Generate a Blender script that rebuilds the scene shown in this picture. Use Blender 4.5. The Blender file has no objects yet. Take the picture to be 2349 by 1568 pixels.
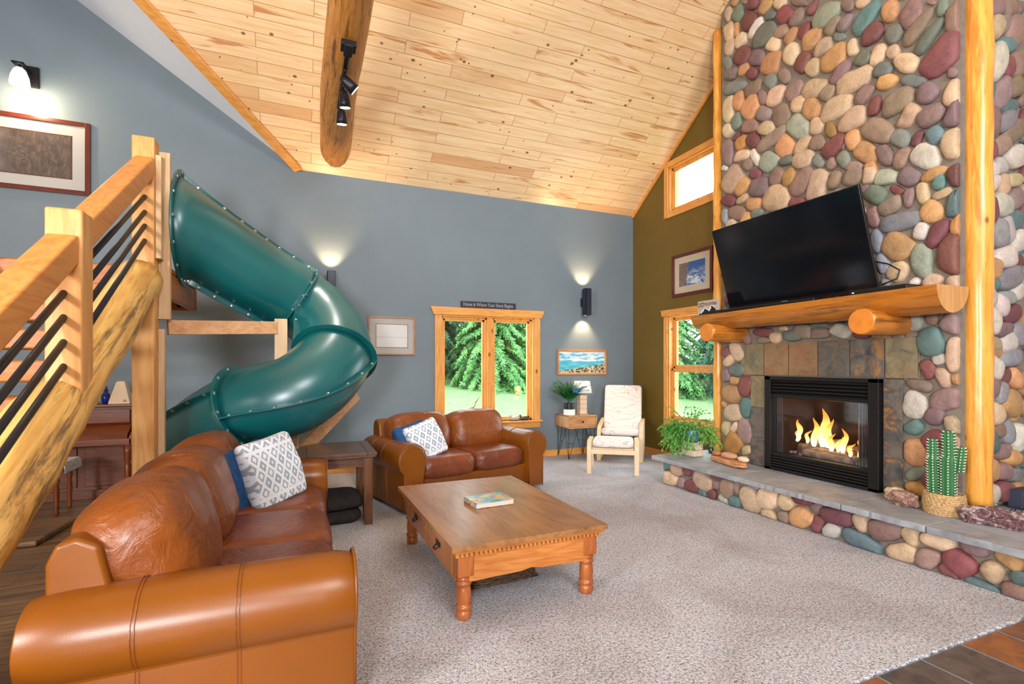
import bpy, bmesh, math, random
from mathutils import Vector, Matrix, noise
S = bpy.context.scene
COL = S.collection
R = math.radians
PI = math.pi

# ---------------------------------------------------------------- camera, sky, lights, exposure
CAM_H = 1.5
cam_d = bpy.data.cameras.new('camera')
cam_d.sensor_width = 36.0
cam_d.lens = 36.0 * 1152 / 2349
cam_d.shift_y = 50.5 / 2349
cam_d.clip_start = 0.05
cam = bpy.data.objects.new('camera', cam_d)
COL.objects.link(cam)
cam.location = (0, 0, CAM_H)
cam.rotation_euler = (R(90), 0, -math.atan2(489.5, 1152))
S.camera = cam
S.view_settings.view_transform = 'Standard'
S.view_settings.look = 'None'
S.view_settings.gamma = 1
S.view_settings.use_curve_mapping = False
S.view_settings.exposure = 0.85

W = bpy.data.worlds.new('overcast_sky')
S.world = W
W.use_nodes = True
bg = W.node_tree.nodes['Background']
bg.inputs[0].default_value = (0.86, 0.93, 1.0, 1)
bg.inputs[1].default_value = 5.5


def area(name, loc, target, sx, sy, power, col):
    d = bpy.data.lights.new(name, 'AREA')
    d.shape = 'RECTANGLE'; d.size = sx; d.size_y = sy; d.energy = power; d.color = col
    o = bpy.data.objects.new(name, d); COL.objects.link(o)
    o.location = loc
    o.rotation_euler = (Vector(target) - Vector(loc)).to_track_quat('-Z', 'Y').to_euler()
    return o

# fill lamps added behind the camera, standing in for unseen windows
area('rear_fill_lamp', (-1.9, -3.7, 1.9), (0.6, 3, 3.0), 1.0, 1.0, 240, (0.93, 0.97, 1.0))
_g = area('gable_fill_lamp', (1.6, -3.7, 5.0), (3.0, 7, 2.2), 2.6, 1.8, 125, (0.93, 0.97, 1.0)); _g.data.spread = R(125)  # added lamp, spread narrowed and aimed to brighten the back wall
area('side_fill_lamp', (-4.6, -0.6, 2.2), (4.5, 3.0, 3.4), 1.1, 1.1, 170, (1.0, 0.97, 0.92))  # added lamp, lights the fireplace from the left
# daylight through the visible windows
# (portals only guide the sky's own light in through the three windows)
for _n, _l, _t, _a, _b in (('back_window_portal', (2.7, 7.46, 1.42), (2.7, 0, 1.42), 1.5, 1.6), ('upper_window_portal', (5.6, 5.7, 4.24), (0, 5.7, 4.24), 1.25, 0.7), ('lower_window_portal', (5.6, 5.7, 1.44), (0, 5.7, 1.44), 1.25, 1.6)):
    _o = area(_n, _l, _t, _a, _b, 1, (1, 1, 1)); _o.data.cycles.is_portal = True

# ---------------------------------------------------------------- helpers


def sc(c):
    return tuple((x / 12.92 if x <= 0.04045 else ((x + 0.055) / 1.055) ** 2.4) for x in c)


def s8(r, g, b):
    return sc((r / 255, g / 255, b / 255)) + (1.0,)


class MB:
    def __init__(s):
        s.v = []; s.f = []; s.fc = []; s.T = Matrix(); s.col = None; s.uv = []

    def add(s, vs, fs):
        n = len(s.v)
        s.v += [s.T @ Vector(v) for v in vs]
        for f in fs:
            s.f.append([n + i for i in f]); s.fc.append(s.col)
        return s

    def box(s, c, d, rot=None):
        M = Matrix.Translation(c)
        if rot is not None:
            M = M @ rot
        x, y, z = d[0] / 2, d[1] / 2, d[2] / 2
        vs = [M @ Vector(p) for p in ((-x, -y, -z), (x, -y, -z), (x, y, -z), (-x, y, -z), (-x, -y, z), (x, -y, z), (x, y, z), (-x, y, z))]
        return s.add(vs, [(0, 3, 2, 1), (4, 5, 6, 7), (0, 1, 5, 4), (1, 2, 6, 5), (2, 3, 7, 6), (3, 0, 4, 7)])

    def bb(s, a, b):
        return s.box([(a[i] + b[i]) / 2 for i in range(3)], [abs(b[i] - a[i]) for i in range(3)])

    def tube(s, path, r, n=12, caps=True, close=False, wob=0, seed=0, up=None):
        P = [Vector(p) for p in path]
        m = len(P)
        rr = r if isinstance(r, (list, tuple)) else [r] * m
        vs = []; N = None
        for i, p in enumerate(P):
            if close:
                t = (P[(i + 1) % m] - P[i - 1]).normalized()
            else:
                t = (P[min(i + 1, m - 1)] - P[max(i - 1, 0)]).normalized()
            if N is None:
                N = Vector(up) if up else (Vector((0, 0, 1)) if abs(t.z) < 0.9 else Vector((1, 0, 0)))
            N = (N - t * N.dot(t))
            N = N.normalized() if N.length > 1e-6 else t.orthogonal().normalized()
            B = t.cross(N)
            for k in range(n):
                a = 2 * PI * k / n
                d = N * math.cos(a) + B * math.sin(a)
                w = 1 + (wob * noise.noise(p * 2.3 + d * 0.9 + Vector((seed, 0, 0))) if wob else 0)
                vs.append(p + d * rr[i] * w)
        fs = []
        for i in range(m if close else m - 1):
            j = (i + 1) % m
            for k in range(n):
                l = (k + 1) % n
                fs.append((i * n + k, i * n + l, j * n + l, j * n + k))
        if caps and not close:
            fs.append(tuple(range(n - 1, -1, -1)))
            fs.append(tuple((m - 1) * n + k for k in range(n)))
        return s.add(vs, fs)

    def lathe(s, prof, c=(0, 0, 0), n=24, M=None):
        vs = []; fs = []
        for (r, z) in prof:
            for k in range(n):
                a = 2 * PI * k / n
                p = Vector((r * math.cos(a), r * math.sin(a), z))
                vs.append((M @ p if M else p) + Vector(c))
        m = len(prof)
        for i in range(m - 1):
            for k in range(n):
                l = (k + 1) % n
                fs.append((i * n + k, i * n + l, (i + 1) * n + l, (i + 1) * n + k))
        fs.append(tuple(range(n - 1, -1, -1)))
        fs.append(tuple((m - 1) * n + k for k in range(n)))
        return s.add(vs, fs)

    def prism(s, poly, a, b, ax='y'):
        # poly in the two other axes (x,z for y; y,z for x; x,y for z)
        def q(p, h):
            return {'y': (p[0], h, p[1]), 'x': (h, p[0], p[1]), 'z': (p[0], p[1], h)}[ax]
        n = len(poly)
        vs = [q(p, a) for p in poly] + [q(p, b) for p in poly]
        fs = [tuple(range(n)), tuple(range(2 * n - 1, n - 1, -1))]
        for i in range(n):
            j = (i + 1) % n
            fs.append((i, i + n, j + n, j))
        return s.add(vs, fs)

    def puff(s, c, d, p=4.0, n=10, rot=None, wr=0, seed=0, pinch=0, fn=None, rings=()):
        # closed pillow / cushion: cube grid pushed onto a superellipsoid
        M = Matrix.Translation(c)
        if rot is not None:
            M = M @ rot
        pp = p if isinstance(p, (tuple, list)) else (p, p, p)
        idx = {}; vs = []; fs = []

        def vid(a, b, cc):
            k = (a, b, cc)
            if k not in idx:
                q = [2 * t / n - 1 for t in k]
                q = [math.sin(t * PI / 2) * 0.35 + t * 0.65 for t in q]
                e = 1 / (sum(abs(q[i]) ** pp[i] for i in range(3)) ** (1 / (sum(pp) / 3)) + 1e-9)
                m = max(abs(t) for t in q)
                q = [t * e * m for t in q]
                v = Vector((q[0] * d[0] / 2, q[1] * d[1] / 2, q[2] * d[2] / 2))
                if pinch:
                    r = abs(q[0] * q[2]); v.y *= 1 - pinch * r
                    v.x *= 1 - 0.10 * pinch * (1 - q[2] * q[2]) * abs(q[0]) ** 3; v.z *= 1 - 0.10 * pinch * (1 - q[0] * q[0]) * abs(q[2]) ** 3
                if fn:
                    v = fn(v, q)
                if wr:
                    nn = noise.noise(v * 5 + Vector((seed * 7.1, 0, 0))) * 0.6 + noise.noise(v * 14 + Vector((0, seed * 3.3, 0))) * 0.25
                    v = v + v.normalized() * nn * wr
                idx[k] = len(vs); vs.append(M @ v)
            return idx[k]
        for ax in range(3):
            for side in (0, n):
                for i in range(n):
                    for j in range(n):
                        def mk(u, w):
                            k = [0, 0, 0]; k[ax] = side; k[(ax + 1) % 3] = u; k[(ax + 2) % 3] = w
                            return vid(*k)
                        f = [mk(i, j), mk(i + 1, j), mk(i + 1, j + 1), mk(i, j + 1)]
                        fs.append(f if side else f[::-1])
        for (rax, ri, out) in rings:   # grid lines to lay seams along
            loop = [(i, 0) for i in range(n)] + [(n, i) for i in range(n)] + [(i, n) for i in range(n, 0, -1)] + [(0, i) for i in range(n, 0, -1)]
            for (u, w) in loop:
                k = [0, 0, 0]; k[rax] = ri; k[(rax + 1) % 3] = u; k[(rax + 2) % 3] = w
                out.append(vs[vid(*k)].copy())
        return s.add(vs, fs)

    def dome(s, poly, h, O, U, V, N, rings=((1, 0), (0.985, 0.35), (0.93, 0.62), (0.8, 0.84), (0.55, 0.97), (0.25, 1.02))):
        # rounded stone: polygon (in U,V about its centre) raised along N
        n = len(poly); vs = []
        for q, z in rings:
            for (a, b) in poly:
                vs.append(O + U * a * q + V * b * q + N * (z * h))
        vs.append(O + N * h * 1.03)
        C_ = Vector(O)
        vs = [v + (v - C_).normalized() * (noise.noise(v * 13) * .006 + noise.noise(v * 31) * .0025) for v in vs]
        fs = []
        for i in range(len(rings) - 1):
            for k in range(n):
                l = (k + 1) % n
                fs.append((i * n + k, i * n + l, (i + 1) * n + l, (i + 1) * n + k))
        m = (len(rings) - 1) * n
        for k in range(n):
            fs.append((m + k, m + (k + 1) % n, len(vs) - 1))
        return s.add(vs, fs)


MATW = {}


def wm(o):
    return MATW.get(o.name, Matrix())


def part(name, mb, m, parent=None, smooth=False, bevel=0, seg=2, sub=0, world=False, label=None, uv=None):
    me = bpy.data.meshes.new(name)
    vs = mb.v
    if world and parent is not None:
        Mi = wm(parent).inverted()
        vs = [Mi @ v for v in vs]
    me.from_pydata([tuple(v) for v in vs], [], mb.f)
    me.validate()
    o = bpy.data.objects.new(name, me)
    COL.objects.link(o)
    if m: me.materials.append(m)
    bm = bmesh.new(); bm.from_mesh(me)
    bmesh.ops.recalc_face_normals(bm, faces=bm.faces)
    bm.to_mesh(me); bm.free()
    if any(c is not None for c in mb.fc) and len(me.polygons) == len(mb.fc):
        at = me.color_attributes.new('Col', 'FLOAT_COLOR', 'CORNER')
        for p, c in zip(me.polygons, mb.fc):
            for li in p.loop_indices:
                at.data[li].color = c or (1, 1, 1, 1)
    if uv:
        l = me.uv_layers.new(name='UVMap')
        for p in me.polygons:
            for li in p.loop_indices:
                l.data[li].uv = uv(vs[me.loops[li].vertex_index])
    if smooth:
        me.polygons.foreach_set('use_smooth', [True] * len(me.polygons))
    if bevel:
        md = o.modifiers.new('bevel', 'BEVEL'); md.width = bevel; md.segments = seg
        md.limit_method = 'ANGLE'; md.angle_limit = R(35)
        if smooth is None or bevel:
            me.polygons.foreach_set('use_smooth', [True] * len(me.polygons))
            wn = o.modifiers.new('wn', 'WEIGHTED_NORMAL'); wn.keep_sharp = True
    if sub:
        md = o.modifiers.new('sub', 'SUBSURF'); md.levels = sub; md.render_levels = sub
    if parent is not None:
        o.parent = parent
        MATW[o.name] = wm(parent).copy()
    if label: o['label'] = label
    return o


def thing(name, label, cat, loc=(0, 0, 0), rz=0, group=None, rot=None):
    o = bpy.data.objects.new(name, None); COL.objects.link(o)
    o.empty_display_size = 0.1
    o.location = loc
    if rot is None:
        o.rotation_euler = (0, 0, rz)
        M = Matrix.Translation(loc) @ Matrix.Rotation(rz, 4, 'Z')
    else:
        o.rotation_euler = rot.to_euler(); M = Matrix.Translation(loc) @ rot
    MATW[o.name] = M
    o['label'] = label; o['category'] = cat
    if group: o['group'] = group
    return o


def tag(o, label, cat, group=None, kind=None):
    if label: o['label'] = label
    if cat: o['category'] = cat
    if group: o['group'] = group
    if kind: o['kind'] = kind
    return o


def struct(name, mb, m, **k):
    o = part(name, mb, m, **k)
    if k.get('parent') is None: o['kind'] = 'structure'
    return o


def copy_tree(o, parent=None):
    c = o.copy(); COL.objects.link(c)
    if parent is not None: c.parent = parent
    for ch in [x for x in COL.objects if x.parent == o]:
        copy_tree(ch, c)
    return c

# ---------------------------------------------------------------- materials


class NT:
    def __init__(s, name):
        m = bpy.data.materials.new(name); m.use_nodes = True
        s.m = m; s.t = m.node_tree; s.b = s.t.nodes['Principled BSDF']; s._tc = None

    def n(s, typ, **k):
        x = s.t.nodes.new(typ)
        for a, b in k.items():
            if a == 'op': x.operation = b
            elif a == 'i':
                for kk, vv in b.items(): x.inputs[kk].default_value = vv
            else: setattr(x, a, b)
        return x

    def l(s, a, b):
        s.t.links.new(a, b)

    def obj(s, scale=(1, 1, 1), rot=(0, 0, 0), kind='Object', loc=(0, 0, 0)):
        if s._tc is None: s._tc = s.n('ShaderNodeTexCoord')
        src = s._tc.outputs[kind]
        if any(rot):
            m0 = s.n('ShaderNodeMapping', i={'Rotation': rot}); s.l(src, m0.inputs[0]); src = m0.outputs[0]
        mp = s.n('ShaderNodeMapping', i={'Scale': scale, 'Location': loc})
        s.l(src, mp.inputs[0])
        return mp.outputs[0]

    def noise(s, v, scale, detail=4, rough=0.5, dist=0):
        x = s.n('ShaderNodeTexNoise', i={'Scale': scale, 'Detail': detail, 'Roughness': rough, 'Distortion': dist})
        if v is not None: s.l(v, x.inputs['Vector'])
        return x.outputs['Fac']

    def vor(s, v, scale, feature='F1', out='Distance', rand=1):
        x = s.n('ShaderNodeTexVoronoi', feature=feature, i={'Scale': scale, 'Randomness': rand})
        if v is not None: s.l(v, x.inputs['Vector'])
        return x.outputs[out]

    def ramp(s, f, stops, interp='LINEAR'):
        x = s.n('ShaderNodeValToRGB'); x.color_ramp.interpolation = interp
        e = x.color_ramp.elements
        while len(e) > 1: e.remove(e[0])
        e[0].position = stops[0][0]; e[0].color = stops[0][1]
        for p, c in stops[1:]:
            q = e.new(p); q.color = c
        s.l(f, x.inputs[0])
        return x.outputs[0]

    def mix(s, f, a, b, mode='MIX'):
        x = s.n('ShaderNodeMixRGB', blend_type=mode)
        for i, v in ((0, f), (1, a), (2, b)):
            if isinstance(v, (int, float)): x.inputs[i].default_value = v
            elif isinstance(v, tuple): x.inputs[i].default_value = v
            else: s.l(v, x.inputs[i])
        return x.outputs[0]

    def math(s, op, a, b=None, c=None):
        x = s.n('ShaderNodeMath', operation=op)
        for i, v in enumerate((a, b, c)):
            if v is None: continue
            if isinstance(v, (int, float)): x.inputs[i].default_value = v
            else: s.l(v, x.inputs[i])
        return x.outputs[0]

    def sep(s, v):
        x = s.n('ShaderNodeSeparateXYZ'); s.l(v, x.inputs[0]); return x.outputs

    def bump(s, h, strength=0.3, dist=0.01):
        x = s.n('ShaderNodeBump', i={'Strength': strength, 'Distance': dist})
        s.l(h, x.inputs['Height']); s.l(x.outputs[0], s.b.inputs['Normal'])
        return x

    def base(s, c, rough=0.5, metal=0, spec=None):
        if isinstance(c, tuple): s.b.inputs['Base Color'].default_value = c
        else: s.l(c, s.b.inputs['Base Color'])
        if isinstance(rough, (int, float)): s.b.inputs['Roughness'].default_value = rough
        else: s.l(rough, s.b.inputs['Roughness'])
        s.b.inputs['Metallic'].default_value = metal
        if spec is not None: s.b.inputs['Specular IOR Level'].default_value = spec
        return s.m


def plain(name, c, rough=0.5, metal=0, nz=0.06, sc_=8, bmp=0, spec=None):
    t = NT(name)
    f = t.noise(t.obj(), sc_, 3)
    a = tuple(min(1, x * (1 + nz)) for x in c[:3]) + (1,)
    b = tuple(x * (1 - nz) for x in c[:3]) + (1,)
    if bmp: t.bump(t.noise(t.obj(), sc_ * 6, 3), bmp, 0.003)
    return t.base(t.ramp(f, [(0.3, b), (0.7, a)]), rough, metal, spec)


def wood(name, light, dark, axis='x', rough=0.45, knots=0.5, knotc=None, sz=1.0, streak=0.35, stain=None, bmp=0.12, coat=0.0, rot=(0, 0, 0)):
    t = NT(name)
    ai = 'xyz'.index(axis)
    sv = [1, 1, 1]; sv[ai] = 0.12
    v = t.obj(tuple(sv), rot)
    warp = t.noise(v, 3.2 * sz, 3, 0.5, 1.2)
    g = t.noise(v, 22 * sz, 4, 0.6, 1.5)
    rings = t.math('SINE', t.math('MULTIPLY', warp, 46.0))
    rr = t.math('MULTIPLY_ADD', rings, 0.25, 0.5)
    f = t.math('ADD', t.math('MULTIPLY', g, 0.65), t.math('MULTIPLY', rr, streak))
    col = t.ramp(f, [(0.28, dark), (0.62, light)])
    big = t.noise(v, 1.7 * sz, 2)
    col = t.mix(t.math('MULTIPLY', big, 0.35), col, dark)
    if knots:
        kv = [1, 1, 1]; kv[ai] = 0.55
        kd = t.vor(t.obj(tuple(kv)), 5.0 * sz)
        k = t.ramp(kd, [(0.06 + 0.05 * knots, (1, 1, 1, 1)), (0.13 + 0.06 * knots, (0, 0, 0, 1))])
        sel = t.ramp(t.noise(t.obj(tuple(kv)), 2.1 * sz, 1), [(0.5, (0, 0, 0, 1)), (0.56, (1, 1, 1, 1))])
        col = t.mix(t.math('MULTIPLY', t.math('MULTIPLY', k, sel), 0.85), col, knotc or tuple(x * 0.25 for x in dark[:3]) + (1,))
    if stain:
        s1 = t.ramp(t.noise(t.obj(tuple([0.16 if i == ai else 2.2 for i in range(3)]), rot), 5.0 * sz, 6, 0.72, 0.5), [(0.52, (0, 0, 0, 1)), (0.62, (1, 1, 1, 1))])
        col = t.mix(t.math('MULTIPLY', s1, 0.8), col, stain)
    t.bump(g, bmp, 0.006)
    if coat:
        t.b.inputs['Coat Weight'].default_value = coat; t.b.inputs['Coat Roughness'].default_value = 0.15
    return t.base(col, rough)


M = {}
M['wall_grey'] = plain('grey_wall_paint', s8(114, 128, 138), 0.55, nz=0.03, sc_=3, bmp=0.08)
M['wall_olive'] = plain('olive_wall_paint', s8(112, 90, 32), 0.55, nz=0.04, sc_=3, bmp=0.08)
M['white_ceiling'] = plain('white_drywall', s8(222, 230, 246), 0.7, nz=0.02)
M['wall_plain'] = plain('rear_wall_paint', s8(205, 200, 190), 0.7, nz=0.02)
HON = s8(236, 168, 84)
M['trim'] = wood('honey_pine_trim', s8(240, 176, 96), s8(214, 140, 62), 'x', 0.35, 0.5, s8(110, 45, 15), 1.2)
M['trim_y'] = wood('honey_pine_trim_side', s8(240, 176, 96), s8(214, 140, 62), 'y', 0.35, 0.5, s8(110, 45, 15), 1.2)
M['trim_z'] = wood('honey_pine_trim_upright', s8(240, 178, 100), s8(212, 140, 64), 'z', 0.35, 0.6, s8(110, 45, 15), 1.2)
M['timber_z'] = wood('pine_post_wood', s8(234, 180, 112), s8(208, 142, 74), 'z', 0.45, 0.6, s8(120, 55, 20), 1.0)
M['timber_y'] = wood('pine_rail_wood', s8(228, 160, 84), s8(205, 128, 52), 'y', 0.4, 0.6, s8(110, 45, 15), 1.0)
M['tread'] = wood('pine_tread_wood', s8(196, 122, 44), s8(160, 84, 24), 'x', 0.35, 0.8, s8(100, 40, 12), 1.0)
M['rawpine'] = wood('raw_pine_board', s8(226, 196, 156), s8(205, 168, 124), 'z', 0.6, 0.35, s8(150, 100, 60), 1.0)
M['rawpine_x'] = wood('raw_pine_beam', s8(226, 178, 132), s8(200, 144, 98), 'x', 0.6, 0.35, s8(150, 90, 50), 1.0)
M['log_y'] = wood('stair_log_wood', s8(250, 206, 122), s8(214, 152, 70), 'y', 0.4, 0.9, s8(110, 50, 20), 1.0, 0.5, s8(82, 66, 52), 0.3, 0.0, (-0.55, 0, 0))
M['log_beam'] = wood('ceiling_log_wood', s8(214, 148, 64), s8(176, 110, 46), 'y', 0.45, 0.6, s8(90, 45, 20), 2.2, 0.4, s8(96, 56, 30), 0.3)
M['log_post'] = wood('peeled_post_wood', s8(246, 186, 88), s8(226, 146, 52), 'z', 0.3, 0.4, s8(100, 45, 20), 1.4, 0.3, s8(206, 120, 44), 0.15, 0.2)
M['mantel'] = wood('mantel_log_wood', s8(196, 122, 40), s8(146, 84, 28), 'y', 0.3, 0.5, s8(90, 40, 15), 1.2, 0.5, s8(104, 70, 40), 0.3, 0.3)
M['mantel_x'] = wood('bracket_log_wood', s8(204, 128, 42), s8(158, 90, 28), 'x', 0.3, 0.4, s8(90, 40, 15), 1.2, 0.5, s8(96, 64, 36), 0.3, 0.3)
M['log_end'] = wood('sawn_log_end', s8(214, 160, 100), s8(190, 130, 76), 'z', 0.5, 0.0, None, 1.0, 0.5)
M['bracket_end'] = plain('sawn_bracket_end', s8(214, 130, 48), 0.4, nz=0.12, sc_=14)
M['darkwood'] = wood('walnut_table_wood', s8(112, 76, 56), s8(72, 44, 30), 'x', 0.3, 0, None, 1.0, 0.3, None, 0.08, 0.3)
M['darkwood_z'] = wood('walnut_leg_wood', s8(122, 78, 48), s8(76, 44, 26), 'z', 0.3, 0, None, 1.0, 0.3, None, 0.08, 0.2)
M['oak'] = wood('coffee_table_top_wood', s8(168, 118, 72), s8(124, 80, 44), 'y', 0.34, 0.3, s8(80, 45, 25), 1.0, 0.35, None, 0.1, 0.1)
M['oak_x'] = wood('coffee_table_apron_wood', s8(206, 134, 68), s8(168, 96, 42), 'x', 0.35, 0.7, s8(70, 25, 15), 1.4, 0.3)
M['oak_y'] = wood('coffee_table_side_wood', s8(190, 122, 62), s8(150, 86, 40), 'y', 0.35, 0.4, s8(70, 25, 15), 1.4, 0.3)
M['oak_z'] = wood('coffee_table_leg_wood', s8(186, 106, 54), s8(142, 74, 34), 'z', 0.3, 0, None, 1.4, 0.3)
M['mango'] = wood('side_table_wood', s8(196, 142, 92), s8(148, 96, 56), 'x', 0.4, 0.2, None, 1.6, 0.5)
M['mango_y'] = wood('side_table_end_wood', s8(206, 164, 118), s8(150, 106, 68), 'z', 0.4, 0, None, 1.6, 0.5)
M['birch'] = wood('birch_frame_wood', s8(238, 216, 184), s8(224, 196, 158), 'z', 0.4, 0, None, 1.6, 0.2)
M['piano'] = wood('cherry_piano_wood', s8(140, 68, 28), s8(96, 40, 16), 'x', 0.35, 0, None, 1.2, 0.3, None, 0.05, 0.1)
M['piano_z'] = wood('cherry_piano_upright_wood', s8(150, 76, 34), s8(102, 46, 20), 'z', 0.35, 0, None, 1.2, 0.3, None, 0.05, 0.1)
M['black_metal'] = plain('black_metal', s8(38, 38, 44), 0.38, 0.6, nz=0.1)
M['iron'] = plain('blackened_iron_bar', s8(44, 46, 54), 0.42, 0.5, nz=0.1, bmp=0.1)
M['black_plastic'] = plain('black_plastic', s8(18, 18, 20), 0.3)
M['black_matte'] = plain('black_matte_metal', s8(24, 22, 22), 0.5, 0.3)
M['sconce'] = plain('charcoal_sconce_metal', s8(44, 48, 62), 0.45, 0.3)
M['screw'] = plain('zinc_bolt', s8(190, 196, 200), 0.3, 0.9)
M['white_paper'] = plain('white_mat_board', s8(190, 190, 188), 0.8, nz=0.02)
M['cream_mat'] = plain('cream_mat_board', s8(204, 190, 166), 0.8, nz=0.02)
M['frame_red'] = plain('mahogany_frame', s8(96, 38, 28), 0.3, nz=0.15)
M['frame_brown'] = plain('brown_frame', s8(122, 62, 30), 0.3, nz=0.15)
M['frame_wood'] = plain('walnut_thin_frame', s8(172, 124, 88), 0.4, nz=0.1)
M['frame_gold'] = plain('golden_oak_frame', s8(184, 124, 66), 0.4, nz=0.1)
M['ceramic_white'] = plain('white_ceramic', s8(238, 238, 236), 0.3, nz=0.02)
M['ceramic_black'] = plain('black_ceramic', s8(34, 36, 38), 0.3, nz=0.05)
M['teal_pot'] = plain('teal_glazed_ceramic', s8(88, 144, 150), 0.25, nz=0.2, sc_=20)
M['shade'] = plain('white_linen_shade', s8(232, 232, 236), 0.9, nz=0.03, sc_=60)
M['dark_fabric'] = plain('charcoal_plush_fabric', s8(46, 38, 36), 0.95, nz=0.35, sc_=30, bmp=0.5)
M['blue_fabric'] = plain('blue_velvet_fabric', s8(26, 74, 124), 0.85, nz=0.3, sc_=40, bmp=0.4)
M['slab'] = None
M['lead'] = plain('pale_sandstone_block', s8(226, 208, 178), 0.8, nz=0.12, sc_=14, bmp=0.3)
M['sandstone'] = plain('orange_sandstone', s8(196, 140, 96), 0.85, nz=0.25, sc_=12, bmp=0.5)
M['pebble'] = plain('tan_pebble_stone', s8(198, 150, 118), 0.6, nz=0.15, sc_=10, bmp=0.1)
M['pebble_b'] = plain('brown_pebble_stone', s8(176, 120, 84), 0.6, nz=0.15, sc_=10, bmp=0.1)
M['soil'] = plain('dark_soil', s8(50, 38, 28), 0.95, nz=0.4, sc_=60)


def leather(name, a, b, worn, wk=0.5):
    t = NT(name)
    o = t.obj()
    big = t.noise(o, 2.2, 4, 0.55, 0.6)
    col = t.ramp(big, [(0.35, a), (0.62, b)])
    w = t.ramp(t.noise(o, 1.3, 3, 0.6, 1.5), [(0.55, (0, 0, 0, 1)), (0.68, (1, 1, 1, 1))])
    col = t.mix(t.math('MULTIPLY', w, wk), col, worn)
    wr = t.noise(t.obj((1, 1, 1)), 7, 5, 0.55, 1.8)
    fine = t.vor(o, 240)
    h = t.math('ADD', wr, t.math('MULTIPLY', fine, 0.03))
    t.bump(h, 0.5, 0.03)
    t.b.inputs['Coat Weight'].default_value = 0.15
    t.b.inputs['Coat Roughness'].default_value = 0.25
    rg = t.math('MULTIPLY_ADD', big, 0.2, 0.26)
    return t.base(col, rg)


M['leather'] = leather('tan_leather', s8(138, 72, 16), s8(126, 62, 11), s8(104, 56, 24))
M['leather_seat'] = leather('worn_brown_leather', s8(130, 64, 30), s8(104, 48, 24), s8(86, 46, 34))
M['leather_back'] = leather('worn_tan_leather', s8(138, 71, 16), s8(118, 58, 16), s8(84, 50, 40), 0.8)

# smooth leather for arms
t = NT('smooth_tan_leather')
f = t.noise(t.obj(), 2.0, 3)
t.bump(t.vor(t.obj(), 260), 0.05, 0.002)
M['leather_arm'] = t.base(t.ramp(f, [(0.3, s8(118, 63, 6)), (0.7, s8(132, 72, 10))]), 0.34)

# slide plastic
t = NT('green_slide_plastic')
f = t.noise(t.obj(), 1.5, 2)
t.bump(t.noise(t.obj(), 70, 2), 0.04, 0.002)
M['slide'] = t.base(t.ramp(f, [(0.3, s8(0, 82, 88)), (0.7, s8(1, 100, 102))]), 0.34)
t.b.inputs['Coat Weight'].default_value = 0.7; t.b.inputs['Coat Roughness'].default_value = 0.3
M['slide_in'] = plain('dark_slide_interior', s8(4, 66, 64), 0.5)

# carpet
t = NT('speckled_carpet')
o = t.obj()
n1 = t.noise(o, 72, 3, 0.75)
n2 = t.noise(o, 170, 2, 0.7)
n3 = t.noise(o, 1.1, 3, 0.6, 0.5)
m_ = t.math('ADD', t.math('MULTIPLY', n1, 0.6), t.math('MULTIPLY', n2, 0.4))
c = t.ramp(m_, [(0.38, s8(104, 104, 112)), (0.46, s8(190, 188, 196)), (0.54, s8(232, 231, 238)), (0.66, s8(252, 252, 255))])
c = t.mix(t.ramp(n3, [(0.42, (0, 0, 0, 1)), (0.62, (0.5, 0.5, 0.5, 1))]), c, s8(206, 198, 194), 'MULTIPLY')
t.bump(m_, 0.9, 0.03)
M['carpet'] = t.base(c, 0.95, spec=0.1)

# ceiling planks (uv in metres: u along the board, v across)
t = NT('knotty_pine_ceiling_boards')
uvn = t.obj(kind='UV')
br = t.n('ShaderNodeTexBrick', offset=0.37, offset_frequency=2, squash=1.0,
         i={'Scale': 1.0, 'Mortar Size': 0.0028, 'Mortar Smooth': 0.3, 'Bias': 0.0, 'Brick Width': 1.55, 'Row Height': 0.1465,
            'Color1': (0, 0, 0, 1), 'Color2': (1, 1, 1, 1), 'Mortar': (0.5, 0.5, 0.5, 1)})
wob = t.mix(0.0, uvn, uvn)
t.l(uvn, br.inputs['Vector'])
tint = br.outputs['Color']
# per-board offset for the grain
off = t.n('ShaderNodeCombineXYZ'); t.l(t.math('MULTIPLY', tint, 37.0), off.inputs[0]); t.l(t.math('MULTIPLY', tint, 11.0), off.inputs[1])
va = t.n('ShaderNodeVectorMath', operation='ADD'); t.l(uvn, va.inputs[0]); t.l(off.outputs[0], va.inputs[1])


def mp(v, scale):
    x = t.n('ShaderNodeMapping', i={'Scale': scale}); t.l(v, x.inputs[0]); return x.outputs[0]


gv = mp(va.outputs[0], (0.5, 7.0, 1))
grain = t.noise(gv, 3.0, 5, 0.6, 1.0)
col = t.ramp(grain, [(0.3, s8(232, 190, 136)), (0.65, s8(246, 216, 172))])
# darker heartwood boards and streaks
dark = t.ramp(tint, [(0.87, (0, 0, 0, 1)), (0.97, (1, 1, 1, 1))])
col = t.mix(t.math('MULTIPLY', dark, 0.55), col, s8(206, 140, 78))
st = t.noise(mp(va.outputs[0], (0.55, 5.2, 1)), 1.6, 3, 0.6, 0.6)
stm = t.ramp(st, [(0.60, (0, 0, 0, 1)), (0.67, (1, 1, 1, 1))])
col = t.mix(t.math('MULTIPLY', stm, 0.75), col, s8(190, 112, 48))
kd = t.vor(mp(uvn, (1, 1.45, 1)), 3.4)
kn = t.ramp(kd, [(0.06, (1, 1, 1, 1)), (0.10, (0, 0, 0, 1))])
ksel = t.ramp(t.noise(uvn, 1.9, 1), [(0.38, (0, 0, 0, 1)), (0.42, (1, 1, 1, 1))])
kd2 = t.vor(mp(uvn, (1, 1.2, 1)), 8.0)
kn2 = t.ramp(kd2, [(0.07, (1, 1, 1, 1)), (0.11, (0, 0, 0, 1))])
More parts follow.
